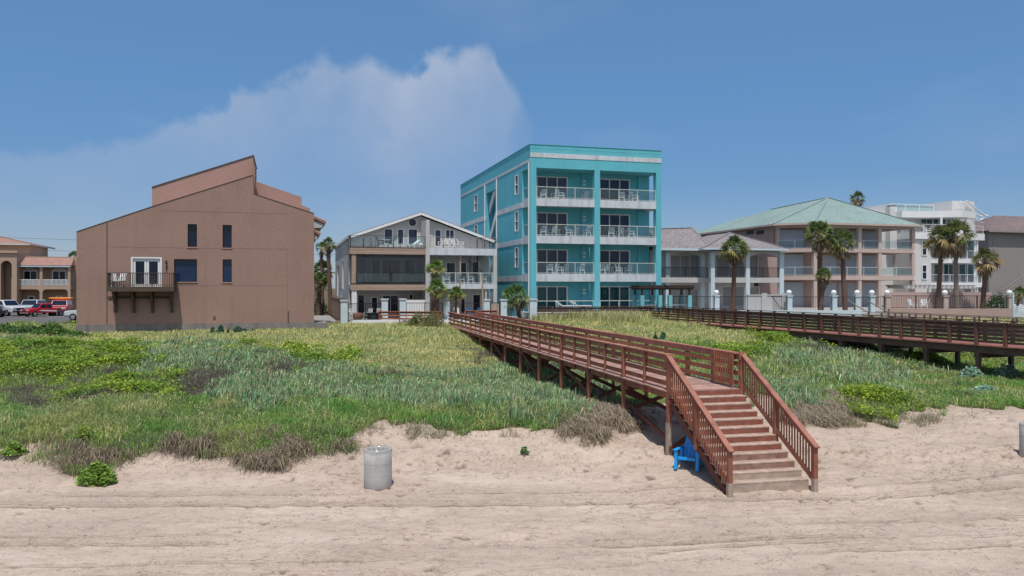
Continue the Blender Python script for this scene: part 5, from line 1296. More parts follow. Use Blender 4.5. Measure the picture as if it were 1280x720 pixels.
# the flight of stairs
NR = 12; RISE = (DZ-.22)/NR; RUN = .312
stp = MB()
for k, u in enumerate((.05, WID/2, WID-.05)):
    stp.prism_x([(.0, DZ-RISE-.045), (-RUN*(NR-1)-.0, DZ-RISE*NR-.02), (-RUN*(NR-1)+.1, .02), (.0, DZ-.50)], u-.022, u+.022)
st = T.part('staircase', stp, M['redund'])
for i in range(NR-1):
    zt = DZ-RISE*(i+1); v1 = -RUN*i; low = i >= NR-4
    mb = MB(); mb.box(.02+random.uniform(-.01, .01), WID-.02, v1-RUN*.5+.003, v1+.01, zt-.038, zt); mb.box(.02, WID-.02+random.uniform(-.01, .01), v1-RUN-.025, v1-RUN*.5-.003, zt-.038, zt+random.uniform(-.004, .004))
    T.part('tread', mb, M['grey_wood'] if i >= NR-2 else M['tread'], st, bevel=.006)
for i in range(NR):
    zt = DZ-RISE*i; v1 = -RUN*i
    mb = MB(); mb.box(.03, WID-.03, v1-.022-.001, v1-.001, zt-RISE+.002-(.25 if i == NR-1 else 0), zt-.042)
    T.part('riser', mb, M['grey_wood'] if i >= NR-2 else M['worn'] if i >= NR-4 else M['riser'], st)
SL = RISE/RUN
VB = -RUN*NR+.10
for side in (0, 1):
    uc = -.02 if side == 0 else WID+.02
    def rz(v): return RT-.02+SL*v*1.0 - .0
    mb = MB(); mb.bar((uc, 0.05, rz(.05)), (uc, VB-.12, rz(VB-.12)), .15, .042); T.part('hand_rail', mb, M['cap'], bevel=.006)
    mb = MB(); mb.bar((uc+(.05 if side else -.05)*0, -.05, rz(-.05)-.10), (uc, VB, rz(VB)-.10), .04, .13); mb.bar((uc, -.05, rz(-.05)-.93), (uc, VB, rz(VB)-.93), .04, .13); T.part('stair_rail', mb, M['red'])
    v = -.14
    while v > VB+.08:
        mb = MB(); mb.box(uc-.05-.0 if side == 0 else uc+.022, uc-.022 if side == 0 else uc+.05, v-.019, v+.019, rz(v)-1.0, rz(v)-.05); T.part('baluster', mb, M['red']); v -= .128
    for v in (VB*.5, VB):
        g = gnd(FB, uc, v)
        mb = MB(); mb.box(uc-.06, uc+.06, v-.06, v+.06, g+.32 if v == VB else DZ+SL*v-.35, rz(v)-.03); o = T.part('newel_post', mb, M['red'], bevel=.008)
        if v == VB: mb = MB(); mb.box(uc-.061, uc+.061, v-.061, v+.061, g-.4, g+.32); T.part('post_foot', mb, M['grey_wood'], o)
# bare timber foot of the corner post and the gate folded back on the landing
g = gnd(FB, 0, 0); mb = MB(); mb.box(-.068, .068, -.075, .075, g-.3, 1.35); T.part('post_foot', mb, M['grey_wood'])
mb = MB()
for z in (DZ+.12, RT-.16): mb.box(WID-.21, WID-.17, .12, 1.38, z, z+.10)
mb.box(WID-.22, WID-.11, .03, 1.42, RT-.035, RT+.006)
gt = T.part('gate', mb, M['red'])
for i in range(9):
    v = .14+i*.145; mb = MB(); mb.box(WID-.245, WID-.212, v-.045 if i in (0, 1, 8) else v-.022, v+.045 if i in (0, 1, 8) else v+.022, DZ+.06, RT-.04); T.part('gate_picket', mb, M['red'], gt)
mb = MB(); mb.box(WID-.06, WID+.06, -.06, .06, .2, RT+.03); T.part('post', mb, M['red'])
# the platform at the landward end
pl = [loc(FB, gx(473, 66.5), 66.5), loc(FB, gx(551, 65.6), 65.6), loc(FB, gx(585, 66.0), 66.0), loc(FB, gx(622, 68.6), 68.6), loc(FB, gx(622, 70.6), 70.6), loc(FB, gx(473, 70.0), 70.0)]
mb = MB(); mb.prism_z(pl, DZ-.20, DZ-.004); T.part('platform', mb, M['redpale'])
def rail_run(T, a, b, zt, zd, m, mats_post, n, slats=(.12, .40, .68), name='platform_rail', hs=.12, inn=.05):
    a, b = Vector((*a, 0)), Vector((*b, 0)); d = (b-a).normalized(); nn = Vector((-d.y, d.x, 0))
    mb = MB()
    for s in slats: mb.bar(a+nn*inn+Vector((0,0,zd+s+hs/2)), b+nn*inn+Vector((0,0,zd+s+hs/2)), .038, hs)
    mb.bar(a+Vector((0,0,zt-.021)), b+Vector((0,0,zt-.021)), .15, .042); mb.bar(a+nn*inn+Vector((0,0,zt-.115)), b+nn*inn+Vector((0,0,zt-.115)), .038, .14)
    T.part(name, mb, m)
    for i in range(n+1):
        p = a.lerp(b, i/n); mb = MB(); mb.box(p.x-.05, p.x+.05, p.y-.05, p.y+.05, zd-.7, zt-.045); T.part('post', mb, mats_post)
rail_run(T, loc(FB, gx(473.5, 66.3), 66.3), loc(FB, gx(552, 65.5), 65.5), RT+.02, DZ, M['red'], M['red'], 3)
rail_run(T, loc(FB, gx(581, 68.2), 68.2), loc(FB, gx(621, 69.2), 69.2), RT+.02, DZ, M['red'], M['red'], 2)
rail_run(T, loc(FB, gx(473.5, 69.6), 69.6), loc(FB, gx(473.5, 66.3), 66.3), RT+.02, DZ, M['red'], M['red'], 2)

# the dark boardwalk on the right
FD = Frame(1340, 33.65, 18.8); D2 = 2.61; R2 = 3.70; W2 = 2.2
T = Thing('boardwalk', 'dark brown boardwalk on posts with slatted sides, by the hedge of lamps and pool fences', 'boardwalk', FD, (0, 0, 1.2))
T.e['label'] = 'dark brown boardwalk on thick posts with five slats in its sides'
v0, v1 = -7.6, 38.6
mb = MB(); v = v0
while v < v1: mb.box(-.16, W2+.16, v, v+.138, D2-.04, D2); v += .15
T.part('deck', mb, M['darkdeck'])
for u in (-.02, W2-.02): mb = MB(); mb.box(u, u+.05, v0, v1, D2-.38, D2-.045); T.part('rim_joist', mb, M['dark'])
np2 = int((v1-v0)/1.52)
for side in (0, 1):
    uc = -.06 if side == 0 else W2+.06; sg = 1 if side == 0 else -1
    for i in range(np2+1):
        v = v0+i*1.52; mb = MB()
        mb.box(uc-.06, uc+.06, v-.075, v+.075, D2-.1, R2-.04); T.part('post', mb, M['darkpost'])
        if i % 2 == 0: mb = MB(); w = FD.w(uc, v); mb.box(uc-.09+sg*.12, uc+.09+sg*.12, v-.09, v+.09, float(ground(w.x, w.y))-.5, D2-.12); T.part('support_post', mb, M['dark'])
    for k in range(5):
        mb = MB(); v = v0
        while v < v1-.1:
            e = min(v+3.04, v1); z = D2+.12+k*.19; mb.box(uc+sg*.062, uc+sg*.10, v+.004, e-.004, z, z+.112); v = e
        T.part('rail', mb, M['dark'])
    mb = MB(); mb.box(uc-.09, uc+.09, v0, v1, R2-.045, R2); mb.box(uc-.005, uc+.03, v0, v1, R2-.16, R2-.047) if False else None; T.part('cap_rail', mb, M['dark'])
for i in range(0, np2+1, 2):
    v = v0+i*1.52; mb = MB(); mb.box(-.05, W2+.05, v-.14, v-.092, D2-.62, D2-.385); mb.box(-.05, W2+.05, v+.092, v+.14, D2-.62, D2-.385); T.part('cross_beam', mb, M['dark'])

# the third, silvered walk behind it
FT = Frame(1492, 39.7, 12.4); D3 = 2.45; R3 = 3.40
T = Thing('boardwalk', 'weathered pale grey boardwalk glimpsed behind the dark slatted boardwalk', 'boardwalk', FT, (0, 0, 1.2))
mb = MB(); v = 0
while v < 25: mb.box(-.1, 1.9, v, v+.138, D3-.04, D3); v += .15
T.part('deck', mb, M['oldrail'])
for uc in (0, 1.8):
    mb = MB(); mb.box(uc-.07, uc+.07, 0, 25, R3-.05, R3); T.part('cap_rail', mb, M['oldrail'])
    mb = MB(); mb.box(uc+.05, uc+.09, 0, 25, D3+.40, D3+.52); T.part('rail', mb, M['oldrail'])
    for i in range(17):
        w = FT.w(uc, i*1.55); mb = MB(); mb.box(uc-.05, uc+.05, i*1.55-.05, i*1.55+.05, float(ground(w.x, w.y))-.4, R3-.052); T.part('post', mb, M['oldrail'])
mb = MB()
for u in (0, 1.8): mb.bar((u, 25, R3), (u-.3, 27.0, R3+.85), .07, .07); 
T.part('hand_rail', mb, M['oldrail'])

# dark slatted fence in front of the turquoise building
FF = Frame(668, 69.0, 8)
T = Thing('slat_fence', 'dark timber slat fence in front of the turquoise building', 'fence', FF, (0, 0, 2.2))
w = FF.u(816); mb = MB()
for k in range(6): mb.box(0, w, 0, .04, 2.30+k*.225, 2.30+k*.225+.19)
T.part('slat_panel', mb, M['dark'])
mb = MB(); mb.box(0, w, -.08, .10, 3.66, 3.71); T.part('cap_rail', mb, M['dark'])
for i in range(8): u = .06+i*(w-.12)/7; mb = MB(); mb.box(u-.06, u+.06, -.045-.06, -.005, 2.0, 3.655); T.part('post', mb, M['dark'])
mb = MB(); mb.box(0, w, .1, 2.2, 2.1, 2.6); T.part('deck', mb, M['darkdeck'])

# ------------------------------------------------------------------ beach chair, bins
blue = mat('blue_moulded_plastic', (.005, .31, .78), .42, .45, .05, 3)
def beach_chair(px, d):
    x = gx(px, d); z = float(ground(x, d))+.01
    T = Thing('beach_chair', 'bright blue plastic beach chair in the shade under the wooden stairs', 'chair', WORLD, (x, d, z), rot=R(-28))
    k = dict(local=True, bevel=.01)
    mb = MB()
    for i in range(5):                                   # contoured seat of slats, front at -y
        y = -.30+i*.125; zz = .36-.03*i - .01*(i == 0); mb.add([(-.25, y, zz), (.25, y, zz), (.25, y+.108, zz-.03), (-.25, y+.108, zz-.03), (-.25, y, zz-.03), (.25, y, zz-.03), (.25, y+.108, zz-.06), (-.25, y+.108, zz-.06)], [(0,1,2,3),(7,6,5,4),(0,4,5,1),(1,5,6,2),(2,6,7,3),(3,7,4,0)])
    mb.box(-.25, .25, -.325, -.30, .27, .36)
    T.part('seat', mb, blue, **k)
    mb = MB()
    for i in range(5):
        x0 = -.24+i*.098; tp = .93-.045*abs(i-2)**1.5
        mb.prism_x([(.24, .26), (.27, .26), (.52, tp), (.49, tp)], x0, x0+.086)
    mb.prism_x([(.33, .52), (.36, .51), (.385, .58), (.355, .59)], -.26, .26)
    T.part('backrest', mb, blue, **k)
    for s in (-1, 1):
        mb = MB(); mb.add([(s*.24, -.36, .53), (s*.38, -.38, .53), (s*.35, .38, .50), (s*.26, .38, .50), (s*.24, -.36, .56), (s*.38, -.38, .56), (s*.35, .38, .53), (s*.26, .38, .53)], [(0,1,2,3),(7,6,5,4),(0,4,5,1),(1,5,6,2),(2,6,7,3),(3,7,4,0)]); T.part('armrest', mb, blue, **k)
        mb = MB(); mb.prism_x([(-.37, 0), (-.29, 0), (-.25, .30), (-.24, .53), (-.34, .53), (-.33, .25)], s*.26, s*.35); T.part('leg', mb, blue, **k)
        mb = MB(); mb.prism_x([(.50, 0), (.42, 0), (.20, .24), (.28, .51), (.36, .50), (.33, .27)], s*.26, s*.34); T.part('leg', mb, blue, **k)
beach_chair(862, 22.55)

conc = mat('grey_cast_concrete', (.46, .445, .42), .9, .2, .18, 2.2, 0, .35, 22, streak=.35, streak_col=(.22, .22, .215), fine=.12)
liner = clear_glass('clear_plastic_liner', (.9, .9, .9), .22)
def bin_at(px, d, label):
    x = gx(px, d); z = float(ground(x, d))-.04
    T = Thing('trash_can', label, 'trash can', WORLD, (x, d, z), group='concrete trash cans on the beach')
    h = 1.04; r = .365
    mb = MB(); mb.lathe([(.0001, 0), (r-.012, 0), (r, .02), (r, .335), (r-.009, .342), (r, .349), (r, .66), (r-.008, .667), (r, .674), (r, h-.02), (r-.015, h), (r-.07, h), (r-.08, h-.02), (r-.085, .15), (.0001, .15)], n=48)
    T.part('barrel', mb, conc, local=True, smooth='auto')
    # loose plastic liner folded over the rim
    n = 72; mb = MB(); prof = [(.27, .40), (.275, .75), (.283, h-.03), (.30, h+.008), (.362, h+.012), (.374, h-.015), (.374, h-.07)]
    for j, (rr, zz) in enumerate(prof):
        for k in range(n):
            a = 2*math.pi*k/n; wr = .008*math.sin(a*13+j)+.006*math.sin(a*29+j*2)
            if j == 6: zz2 = zz-.02*math.sin(a*3)-.012*math.sin(a*7+1)
            else: zz2 = zz
            mb.v.append(((rr+wr*(1 if j < 3 else .5))*math.cos(a), (rr+wr*(1 if j < 3 else .5))*math.sin(a), zz2))
    for j in range(len(prof)-1):
        for k in range(n): mb.f.append((j*n+k, j*n+(k+1) % n, (j+1)*n+(k+1) % n, (j+1)*n+k))
    T.part('liner', mb, liner, local=True, smooth=True)
    mb = MB(); mb.ball((0, 0, .42), .26, 14, .5); T.part('trash_bag', mb, mat('grey_trash_bag', (.2, .2, .21), .5, .4, .3, 8), local=True, smooth=True)
bin_at(472.3, 21.15, 'grey concrete trash can with a clear liner standing alone on the sand')
bin_at(1292, 23.9, 'grey concrete trash can cut off by the right edge of the beach')

# ------------------------------------------------------------------ leafy clumps that stand alone
def bush(name, px, d, rx, ry, h, pal, n, size, label, cat='bush', group=None, flat=.7, stems=True, sink=.0):
    x = gx(px, d); z = float(ground(x, d))-sink
    e = bpy.data.objects.new(name, None); COL.objects.link(e); e.location = (x, d, z); tag(e, label, cat, group)
    a = rng.uniform(0, 2*math.pi, n); r = rng.random(n)**.45; el = rng.random(n)
    lump = .75+.5*vnoise(np.cos(a)*2+px, np.sin(a)*2+el*2, 71)
    X = np.cos(a)*r*rx*lump*(1-.55*el**2); Y = np.sin(a)*r*ry*lump*(1-.55*el**2); Z = .04+h*el*np.sqrt(np.clip(1-(r*.9)**2, .05, 1))*lump
    c = pick(n, pal); me = raw_mesh(name+'_foliage', *leaves(X, Y, Z, rng.uniform(.6, 1.25, n)*size, c, flat), LEAFM)
    f = bpy.data.objects.new('foliage', me); COL.objects.link(f); f.parent = e
    if stems:
        mb = MB()
        for i in range(7):
            t = random.uniform(0, 6.28); mb.tube([(0, 0, -.05), (math.cos(t)*rx*.3, math.sin(t)*ry*.3, h*.35), (math.cos(t)*rx*.55, math.sin(t)*ry*.55, h*.65)], [.02, .014, .006], 5)
        s = mesh_obj('stems', mb, M['grey_wood']); s.parent = e
    return e
LG = [(.19, .29, .045), (.13, .23, .04), (.28, .36, .08), (.07, .14, .025)]
bush('beach_bush', 122, 21.35, .56, .45, .52, LG, 1900, .075, 'small bright green bush alone on the sand below the dune edge')
bush('beach_bush', 17, 23.1, .34, .3, .32, LG, 700, .07, 'small green clump on the sand by the left edge')
bush('sprout', 655.5, 23.4, .16, .14, .2, [(.06, .13, .03), (.09, .18, .04)], 60, .085, 'tiny dark green sprout on bare sand between can and boardwalk', 'plant')
bush('dune_shrub', 10, 57, 1.6, 1.1, .75, [(.07, .13, .035), (.10, .17, .05), (.05, .09, .03)], 2200, .12, 'dark green shrub at the left edge below the parked cars', group='shrubs by the car park')
bush('dune_shrub', 34, 56, 1.5, 1.1, .75, [(.06, .12, .035), (.09, .16, .05), (.05, .09, .03)], 2200, .12, 'dark green shrub below the red pickup truck', group='shrubs by the car park')
bush('dune_shrub', 64, 54.5, 1.55, 1.2, 1.05, [(.09, .17, .04), (.12, .20, .05), (.05, .10, .03)], 2800, .12, 'tallest bright green shrub left of the brown building', group='shrubs by the car park')
bush('dune_shrub', 92, 53, 1.3, .9, .55, [(.09, .17, .04), (.12, .20, .05), (.05, .10, .03)], 1700, .11, 'low green shrub at the left foot of the brown building', group='shrubs by the car park')
bush('sea_grape', 1213, 37.8, .75, .6, .62, [(.34, .46, .40), (.24, .36, .29), (.12, .2, .14)], 520, .15, 'silvery green sea grape between the posts of the dark boardwalk', 'shrub')
bush('sea_grape', 1258, 37.6, .85, .6, .62, [(.34, .46, .40), (.24, .36, .29), (.12, .2, .14)], 520, .15, 'silvery green sea grape right of the last boardwalk post', 'shrub')
bush('sea_grape', 1231, 33.2, .85, .5, .36, [(.38, .5, .45), (.26, .38, .32), (.14, .22, .16)], 420, .14, 'pale silvery low shrub in front of the dark boardwalk', 'shrub')
bush('reed_clump', 522, 63.6, 1.0, .9, 1.15, [(.13, .17, .06), (.18, .19, .08), (.09, .13, .04)], 1500, .12, 'olive green bush before the left platform rail', 'bush')
bush('reed_clump', 541, 62.3, 1.2, 1.0, 1.35, [(.20, .20, .09), (.25, .23, .12), (.12, .15, .05)], 1900, .12, 'yellowish bushy clump beside the bend of the red boardwalk', 'bush')
def cactus(px, d, n, label):
    x = gx(px, d); z = float(ground(x, d)); mb = MB()
    for i in range(n):
        a = random.uniform(0, 6.28); bx = random.uniform(-.75, .75)*n/12; by = random.uniform(-.25, .25); hh = random.uniform(.1, .55); rr = random.uniform(.13, .2)
        t = random.uniform(0, math.pi); c, s = math.cos(t), math.sin(t); o = len(mb.v); k = 10
        for q in (-.02, .02):
            for j in range(k): an = 2*math.pi*j/k; mb.v.append((bx+c*math.cos(an)*rr-s*q, by+s*math.cos(an)*rr+c*q, hh+rr*1.25*math.sin(an)))
        mb.f += [tuple(o+j for j in range(k)), tuple(o+k+j for j in range(k-1, -1, -1))]+[(o+j, o+(j+1) % k, o+k+(j+1) % k, o+k+j) for j in range(k)]
    return solo('prickly_pear', mb, mat('cactus_green', (.03, .075, .04), .6, .3, .25, 4, .3), label, 'cactus', WORLD, (x, d, z), group='prickly pears on the dune')
cactus(281, 56.2, 17, 'larger dark prickly pear at the foot of the brown wall')
cactus(308, 57, 8, 'smaller dark prickly pear right of the other by the brown wall')
cactus(823, 52, 6, 'dark prickly pear in the grass between the two boardwalks')
# ------------------------------------------------------------------ paving, terraces, walls, fences
mb = MB(); mb.prism_z([(-130, 76), (gx(60, 76), 76), (gx(130, 88), 88), (gx(130, 114), 114), (-130, 114)], 1.2, 1.92); structure('parking_lot', mb, M['asphalt'])
mb = MB()
for i in range(9): x = -72+i*3.0; mb.bar((x, 93, 1.927), (x+1.2, 99, 1.927), .12, .006)
structure('parking_marking', mb, M['white'])
mb = MB(); mb.prism_z([(gx(434, 66), 66), (gx(665, 69.6), 69.6), (gx(668, 75), 78), (gx(434, 74), 74)], 2.0, 2.58); structure('patio', mb, M['paving'])
mb = MB(); mb.prism_z([(gx(820, 71), 71), (gx(1110, 68.5), 68.5), (gx(1300, 68.5), 68.5), (70, 110), (gx(820, 85), 85)], 2.0, 3.12); structure('pool_terrace', mb, M['paving'])
mb = MB(); mb.box(0, 12, 0, .25, 0, .72); solo('terrace_wall', mb, M['white'], 'low white wall under the patio of the white house', 'wall', Frame(435, 65.6, 6), (0, 0, 1.95))
fr = Frame(926, 67.6, 2); mb = MB(); mb.box(0, fr.u(1077), 0, .3, 0, 1.0); solo('terrace_wall', mb, M['bluewhite'], 'low pale blue wall below the lamp pillars', 'wall', fr, (0, 0, 2.4))
fr = Frame(1112, 67.6, 1); mb = MB(); mb.box(0, fr.u(1266), 0, .3, 0, 1.15); solo('terrace_wall', mb, M['pinkwall'], 'low dusty pink wall below the black pool fence', 'wall', fr, (0, 0, 2.4))
fr = Frame(935, 70.6, 8); mb = MB(); a = fr.u(955); b = fr.u(981)
mb.box(0, fr.u(981), 0, .2, 0, 1.62); mb.box(-.05, fr.u(982), -.05, .25, 1.622, 1.72)
for u in (fr.u(955), fr.u(980)): mb.box(u-.25, u+.25, -.1, -.052, 0, 1.85)
solo('garden_wall', mb, M['offwhite'], 'off white garden wall beside the pavilion house columns', 'wall', fr, (0, 0, 3.0))
fr = Frame(1108, 76, 5); mb = MB(); mb.box(0, fr.u(1240), 0, .3, 0, 2.0); solo('garden_wall', mb, M['pinkwall'], 'dusty pink garden wall in front of the modern white house', 'wall', fr, (0, 0, 2.9))

def fence(p0, p1, z0, h, label, step=2.0, pick=.14, m=None):
    a = Vector(p0); b = Vector(p1); ang = math.atan2(b.y-a.y, b.x-a.x); fr = Frame(640, 0, math.degrees(ang)); fr.o = a.copy()
    T = Thing('metal_fence', label, 'fence', fr, (0, 0, z0), group='black metal fences')
    l = (b-a).length; mb = MB(); mb.box(0, l, -.02, .02, z0+h-.05, z0+h); T.part('rail', mb, M['black']); mb = MB(); mb.box(0, l, -.02, .02, z0+.08, z0+.12); T.part('rail', mb, M['black'])
    mb = MB(); n = int(l/pick)
    for i in range(1, n): u = l*i/n; mb.box(u-.009, u+.009, -.009, .009, z0+.121, z0+h-.051)
    T.part('picket_panel', mb, M['black'])
    n = max(1, round(l/step))
    for i in range(n+1): u = l*i/n; mb = MB(); mb.box(u-.03, u+.03, -.03, .03, z0, z0+h+.03); T.part('post', mb, M['black'])
def pillar(px, d, z0, z1_, w, m, label, globe=False, cap=True, group='lamp pillars'):
    x = gx(px, d); T = Thing('lamp_pillar' if globe else 'pillar', label, 'pillar', WORLD, (x, d, z0), group=group, rot=R(8))
    mb = MB(); mb.box(-w/2, w/2, -w/2, w/2, 0, z1_-z0); T.part('shaft', mb, m, local=True)
    if cap: mb = MB(); mb.box(-w/2-.06, w/2+.06, -w/2-.06, w/2+.06, z1_-z0+.002, z1_-z0+.11); T.part('cap', mb, m if globe else M['slab'], local=True)
    if globe:
        mb = MB(); mb.ball((0, 0, z1_-z0+.34), .24, 16); T.part('globe', mb, M['globe'], local=True, smooth=True); mb = MB(); mb.lathe([(.12, z1_-z0+.11), (.08, z1_-z0+.16)], n=12); T.part('globe_base', mb, M['black'], local=True)
    return (x, d)
M['globe'] = mat('milk_glass_globe', (.72, .72, .70), .25, .5, .02)
P1 = [(430.5, 65.2, 1.9, 4.22), (481, 69.0, 2.3, 4.27), (503.5, 69.1, 2.3, 4.28), (558, 69.3, 2.3, 4.28), (608, 69.6, 2.3, 4.22), (629.5, 69.8, 2.3, 4.22), (666, 69.0, 1.9, 4.25)]
PL = ['tall white pillar at the seaward corner of the white house patio', 'white pillar left of the boardwalk platform gate', 'white pillar right of the platform gate by the white screen', 'white pillar behind the small fan palms', 'white pillar left of the beige gate', 'white pillar right of the beige gate', 'broad pale pillar at the turquoise building corner']
pp = [pillar(px, d, z0, z1_, .55 if px < 660 else .62, M['bluewhite'], PL[i], group='white patio pillars') for i, (px, d, z0, z1_) in enumerate(P1)]
fl_ = ['black metal fence at the left of the white house patio', 'black metal fence section between the two gate pillars', 'black metal fence before the white screen and fan palms', 'black metal fence between palm pillar and beige gate', 'gate', 'black metal fence before the fan palm by the turquoise corner']
for i, (a, b) in enumerate(zip(pp[:-1], pp[1:])):
    if i == 4: continue
    fence((a[0]+.3, a[1]), (b[0]-.3, b[1]), 2.58, 1.45, fl_[i])
a, b = pp[4], pp[5]; fr = Frame(640, 0, 0); fr.o = Vector((a[0]+.3, a[1])); T = Thing('garden_gate', 'beige board gate in a dark frame between two white pillars', 'gate', fr, (0, 0, 2.58))
l = b[0]-a[0]-.6; mb = MB(); mb.box(0, .08, -.04, .04, 2.6, 4.05); mb.box(l-.08, l, -.04, .04, 2.6, 4.05); mb.box(.08, l-.08, -.04, .04, 3.98, 4.05); T.part('frame', mb, M['black'])
mb = MB()
for i in range(6): mb.box(.1+(l-.2)*i/6+.005, .1+(l-.2)*(i+1)/6-.005, -.02, .02, 2.65, 3.95)
T.part('board_panel', mb, M['plank'])
RP = [(895.5, 72.5, 'first lamp pillar from the left, in front of the pavilion house', 'bluewhite'), (986.3, 70.5, 'lamp pillar beside the right column of the pavilion house', 'bluewhite'), (1042.2, 69.8, 'lamp pillar to the right of the pair of palms', 'bluewhite'), (1071.3, 69.4, 'lamp pillar left of the pool gate', 'bluewhite'), (1089.7, 69.2, 'pale aqua lamp pillar at the pool gate', 'bluewhite'), (1108.8, 69.0, 'pinkish lamp pillar at the start of the pink wall', 'pink'), (1181, 68.8, 'pinkish lamp pillar between the two tall palms', 'pink'), (1261.8, 68.6, 'pale lamp pillar at the right end of the pink wall', 'pink')]
rp_ = [pillar(px, d, 2.6, 4.55, .42, M[m], lb, True) for px, d, lb, m in RP]
fz = [None]*8
frl = ['black pool fence in front of the pavilion house loungers', 'black pool fence before the pair of palms', 'short black pool fence between two globe lamps', 'narrow black gate panel between close lamp pillars', 'narrow black fence panel right of the aqua pillar', 'black pool fence left part above the pink wall', 'black pool fence before the dark green shrub']
for i, (a, b) in enumerate(zip(rp_[:-1], rp_[1:])): fence((a[0]+.22, a[1]), (b[0]-.22, b[1]), 3.15+(.35 if i > 4 else 0), 1.4-(.25 if i > 4 else 0), frl[i], 2.4)
fence((gx(842, 73), 73.0), (rp_[0][0]-.22, rp_[0][1]), 3.15, 1.4, 'black pool fence running left to the dark pergolas', 2.4)
fr = Frame(1267, 64, 3); T = Thing('board_fence', 'white horizontal board fence at the right edge', 'fence', fr, (0, 0, 2.6)); w = fr.u(1330)
mb = MB()
for k in range(6): mb.box(0, w, -.02, .02, 2.9+k*.17, 3.02+k*.17)
T.part('board', mb, M['bluewhite'])
for u in (0, w/2, w): mb = MB(); mb.box(u-.06, u+.06, .022, .12, 2.3, 4.95 if u == 0 else 4.0); T.part('post', mb, M['bluewhite'])
# wooden side fence and steps between the brown and the white house
fr = Frame(428.5, 67, 15.7); T = Thing('board_fence', 'brown timber fence running back beside the white house', 'fence', fr, (0, 0, 2.2))
for k in range(8):
    v = k*2.6; mb = MB()
    for i in range(15): mb.box(-.012, .012, v+.08+i*.166, v+.08+i*.166+.15, 2.5, 4.25+.03*k)
    T.part('board_panel', mb, M['fencewood'])
for k in range(9): v = k*2.6; mb = MB(); mb.box(-.06, .06, v-.06, v+.06, 2.2, 4.45+.03*k); T.part('post', mb, M['fencewood'])
mb = MB(); mb.box(.014, .05, 0, 20.8, 3.9, 4.0); T.part('rail', mb, M['fencewood']); mb = MB(); mb.box(-.05, .05, 0, 20.8, 4.30, 4.36); T.part('rail', mb, M['fencewood'])
mb = MB()
for k in range(7): mb.box(-2.1, -.3, .8+k*2.2, 2.4+k*2.2, 0, .12+k*.02)
solo('side_path', mb, M['paving'], 'pale slab path beside the timber fence', 'path', fr, (0, 0, 2.25))['kind'] = 'structure'
mb = MB(); mb.box(-2.4, -.1, 0, .25, 0, .75); solo('retaining_wall', mb, M['found'], 'short grey concrete wall right of the brown building', 'wall', fr, (0, -1.2, 1.8))
# dark pergolas with aqua posts
for px0, px1, d, lb in ((801, 826, 71.5, 'dark roofed pergola with aqua posts in front of the turquoise corner'), (836, 863, 72.5, 'dark roofed pergola with aqua posts beside the pool fence')):
    fr = Frame(px0, d, 10); w = fr.u(px1); T = Thing('pergola', lb, 'pergola', fr, (0, 0, 3.1), group='dark pergolas on the terrace')
    mb = MB(); zt = 5.15; mb.box(-.15, w+.15, -.35, 2.2, zt, zt+.12)
    for i in range(12): v = -.4+i*.24; mb.box(-.3, w+.3, v, v+.1, zt+.122, zt+.24)
    mb.prism_z([(-.2, -.3), (w+.2, -.3), (w+.2, 2.1), (-.2, 2.1)], zt+.243, zt+.40); T.part('roof', mb, M['thatch'])
    for u in (.1, w-.1):
        for v in (.0, 1.9):
            mb = MB(); mb.box(u-.08, u+.08, v-.08, v+.08, 4.66, zt-.002); o = T.part('post', mb, M['dark']); mb = MB(); mb.box(u-.17, u+.17, v-.17, v+.17, 3.1, 4.65); T.part('post_base', mb, M['aquapost'], o)
    mb = MB(); mb.box(.2, w-.2, .3, 1.6, 3.72, 3.8); T.part('counter', mb, M['white'])
# loungers and chairs on the terraces
for i, (px, d, rz, lb) in enumerate(((942, 73.5, 2.6, 'dark reclining chair on the pavilion terrace, left of two'), (953, 73.2, 2.3, 'dark reclining chair on the pavilion terrace, right of two'))):
    o = place('dlounge', mk_lounge(M['pad']), WORLD, gx(px, d), d, 3.12, rz, lb, 'lounger', 'dark recliners on the pavilion terrace')
for i, (px, d, rz, lb) in enumerate(((1141, 71, .5, 'small white chair behind the pool fence above the pink wall, left'), (1155, 71, -.4, 'white chair behind the pool fence above the pink wall, right'))):
    place('wchair', mk_chair(M['white']), WORLD, gx(px, d), d, 3.35, rz, lb, 'chair', 'white patio chairs')
for i, (px, d, rz, lb) in enumerate(((441, 68.5, .8, 'white chair leftmost on the ground patio of the white house'), (460, 68.3, -.6, 'white chair right of the wicker pot on the patio'), (475, 68.8, 0.3, 'white chair by the left gate pillar on the patio'), (572, 71, .4, 'white chair behind the thin palm stake on the patio'))):
    place('wchair', mk_chair(M['white']), WORLD, gx(px, d), d, 2.585, rz, lb, 'chair', 'white patio chairs')
for i, (px, d, rz, lb) in enumerate(((587, 70.6, .4, 'blue chair on the patio left of the beige gate, darker one'), (598, 70.8, -.4, 'bright blue chair on the patio left of the beige gate'))):
    place('bluechair', mk_chair(mat('blue_chair_paint', (.03, .17, .32), .5), 'garden_chair'), WORLD, gx(px, d), d, 2.585, rz, lb, 'chair', 'blue patio chairs')
mb = MB(); mb.lathe([(.001, 0), (.3, 0), (.42, .25), (.42, .5), (.34, .62), (.3, .6), (.001, .55)], n=18); solo('planter_pot', mb, mat('terracotta_pot', (.25, .12, .08), .8), 'round terracotta pot on the patio between white chairs', 'pot', WORLD, (gx(447, 67.6), 67.6, 2.582), smooth='auto')
mb = MB(); mb.box(-.4, .4, -.4, .4, .0, .55); mb.box(-.46, .46, -.46, .46, .552, .60); mb.box(-.3, .3, -.42, -.402, .1, .45); solo('grill_box', mb, M['pad'], 'dark square box on the patio near the left gate pillar', 'box', WORLD, (gx(466, 68.2), 68.2, 2.582))
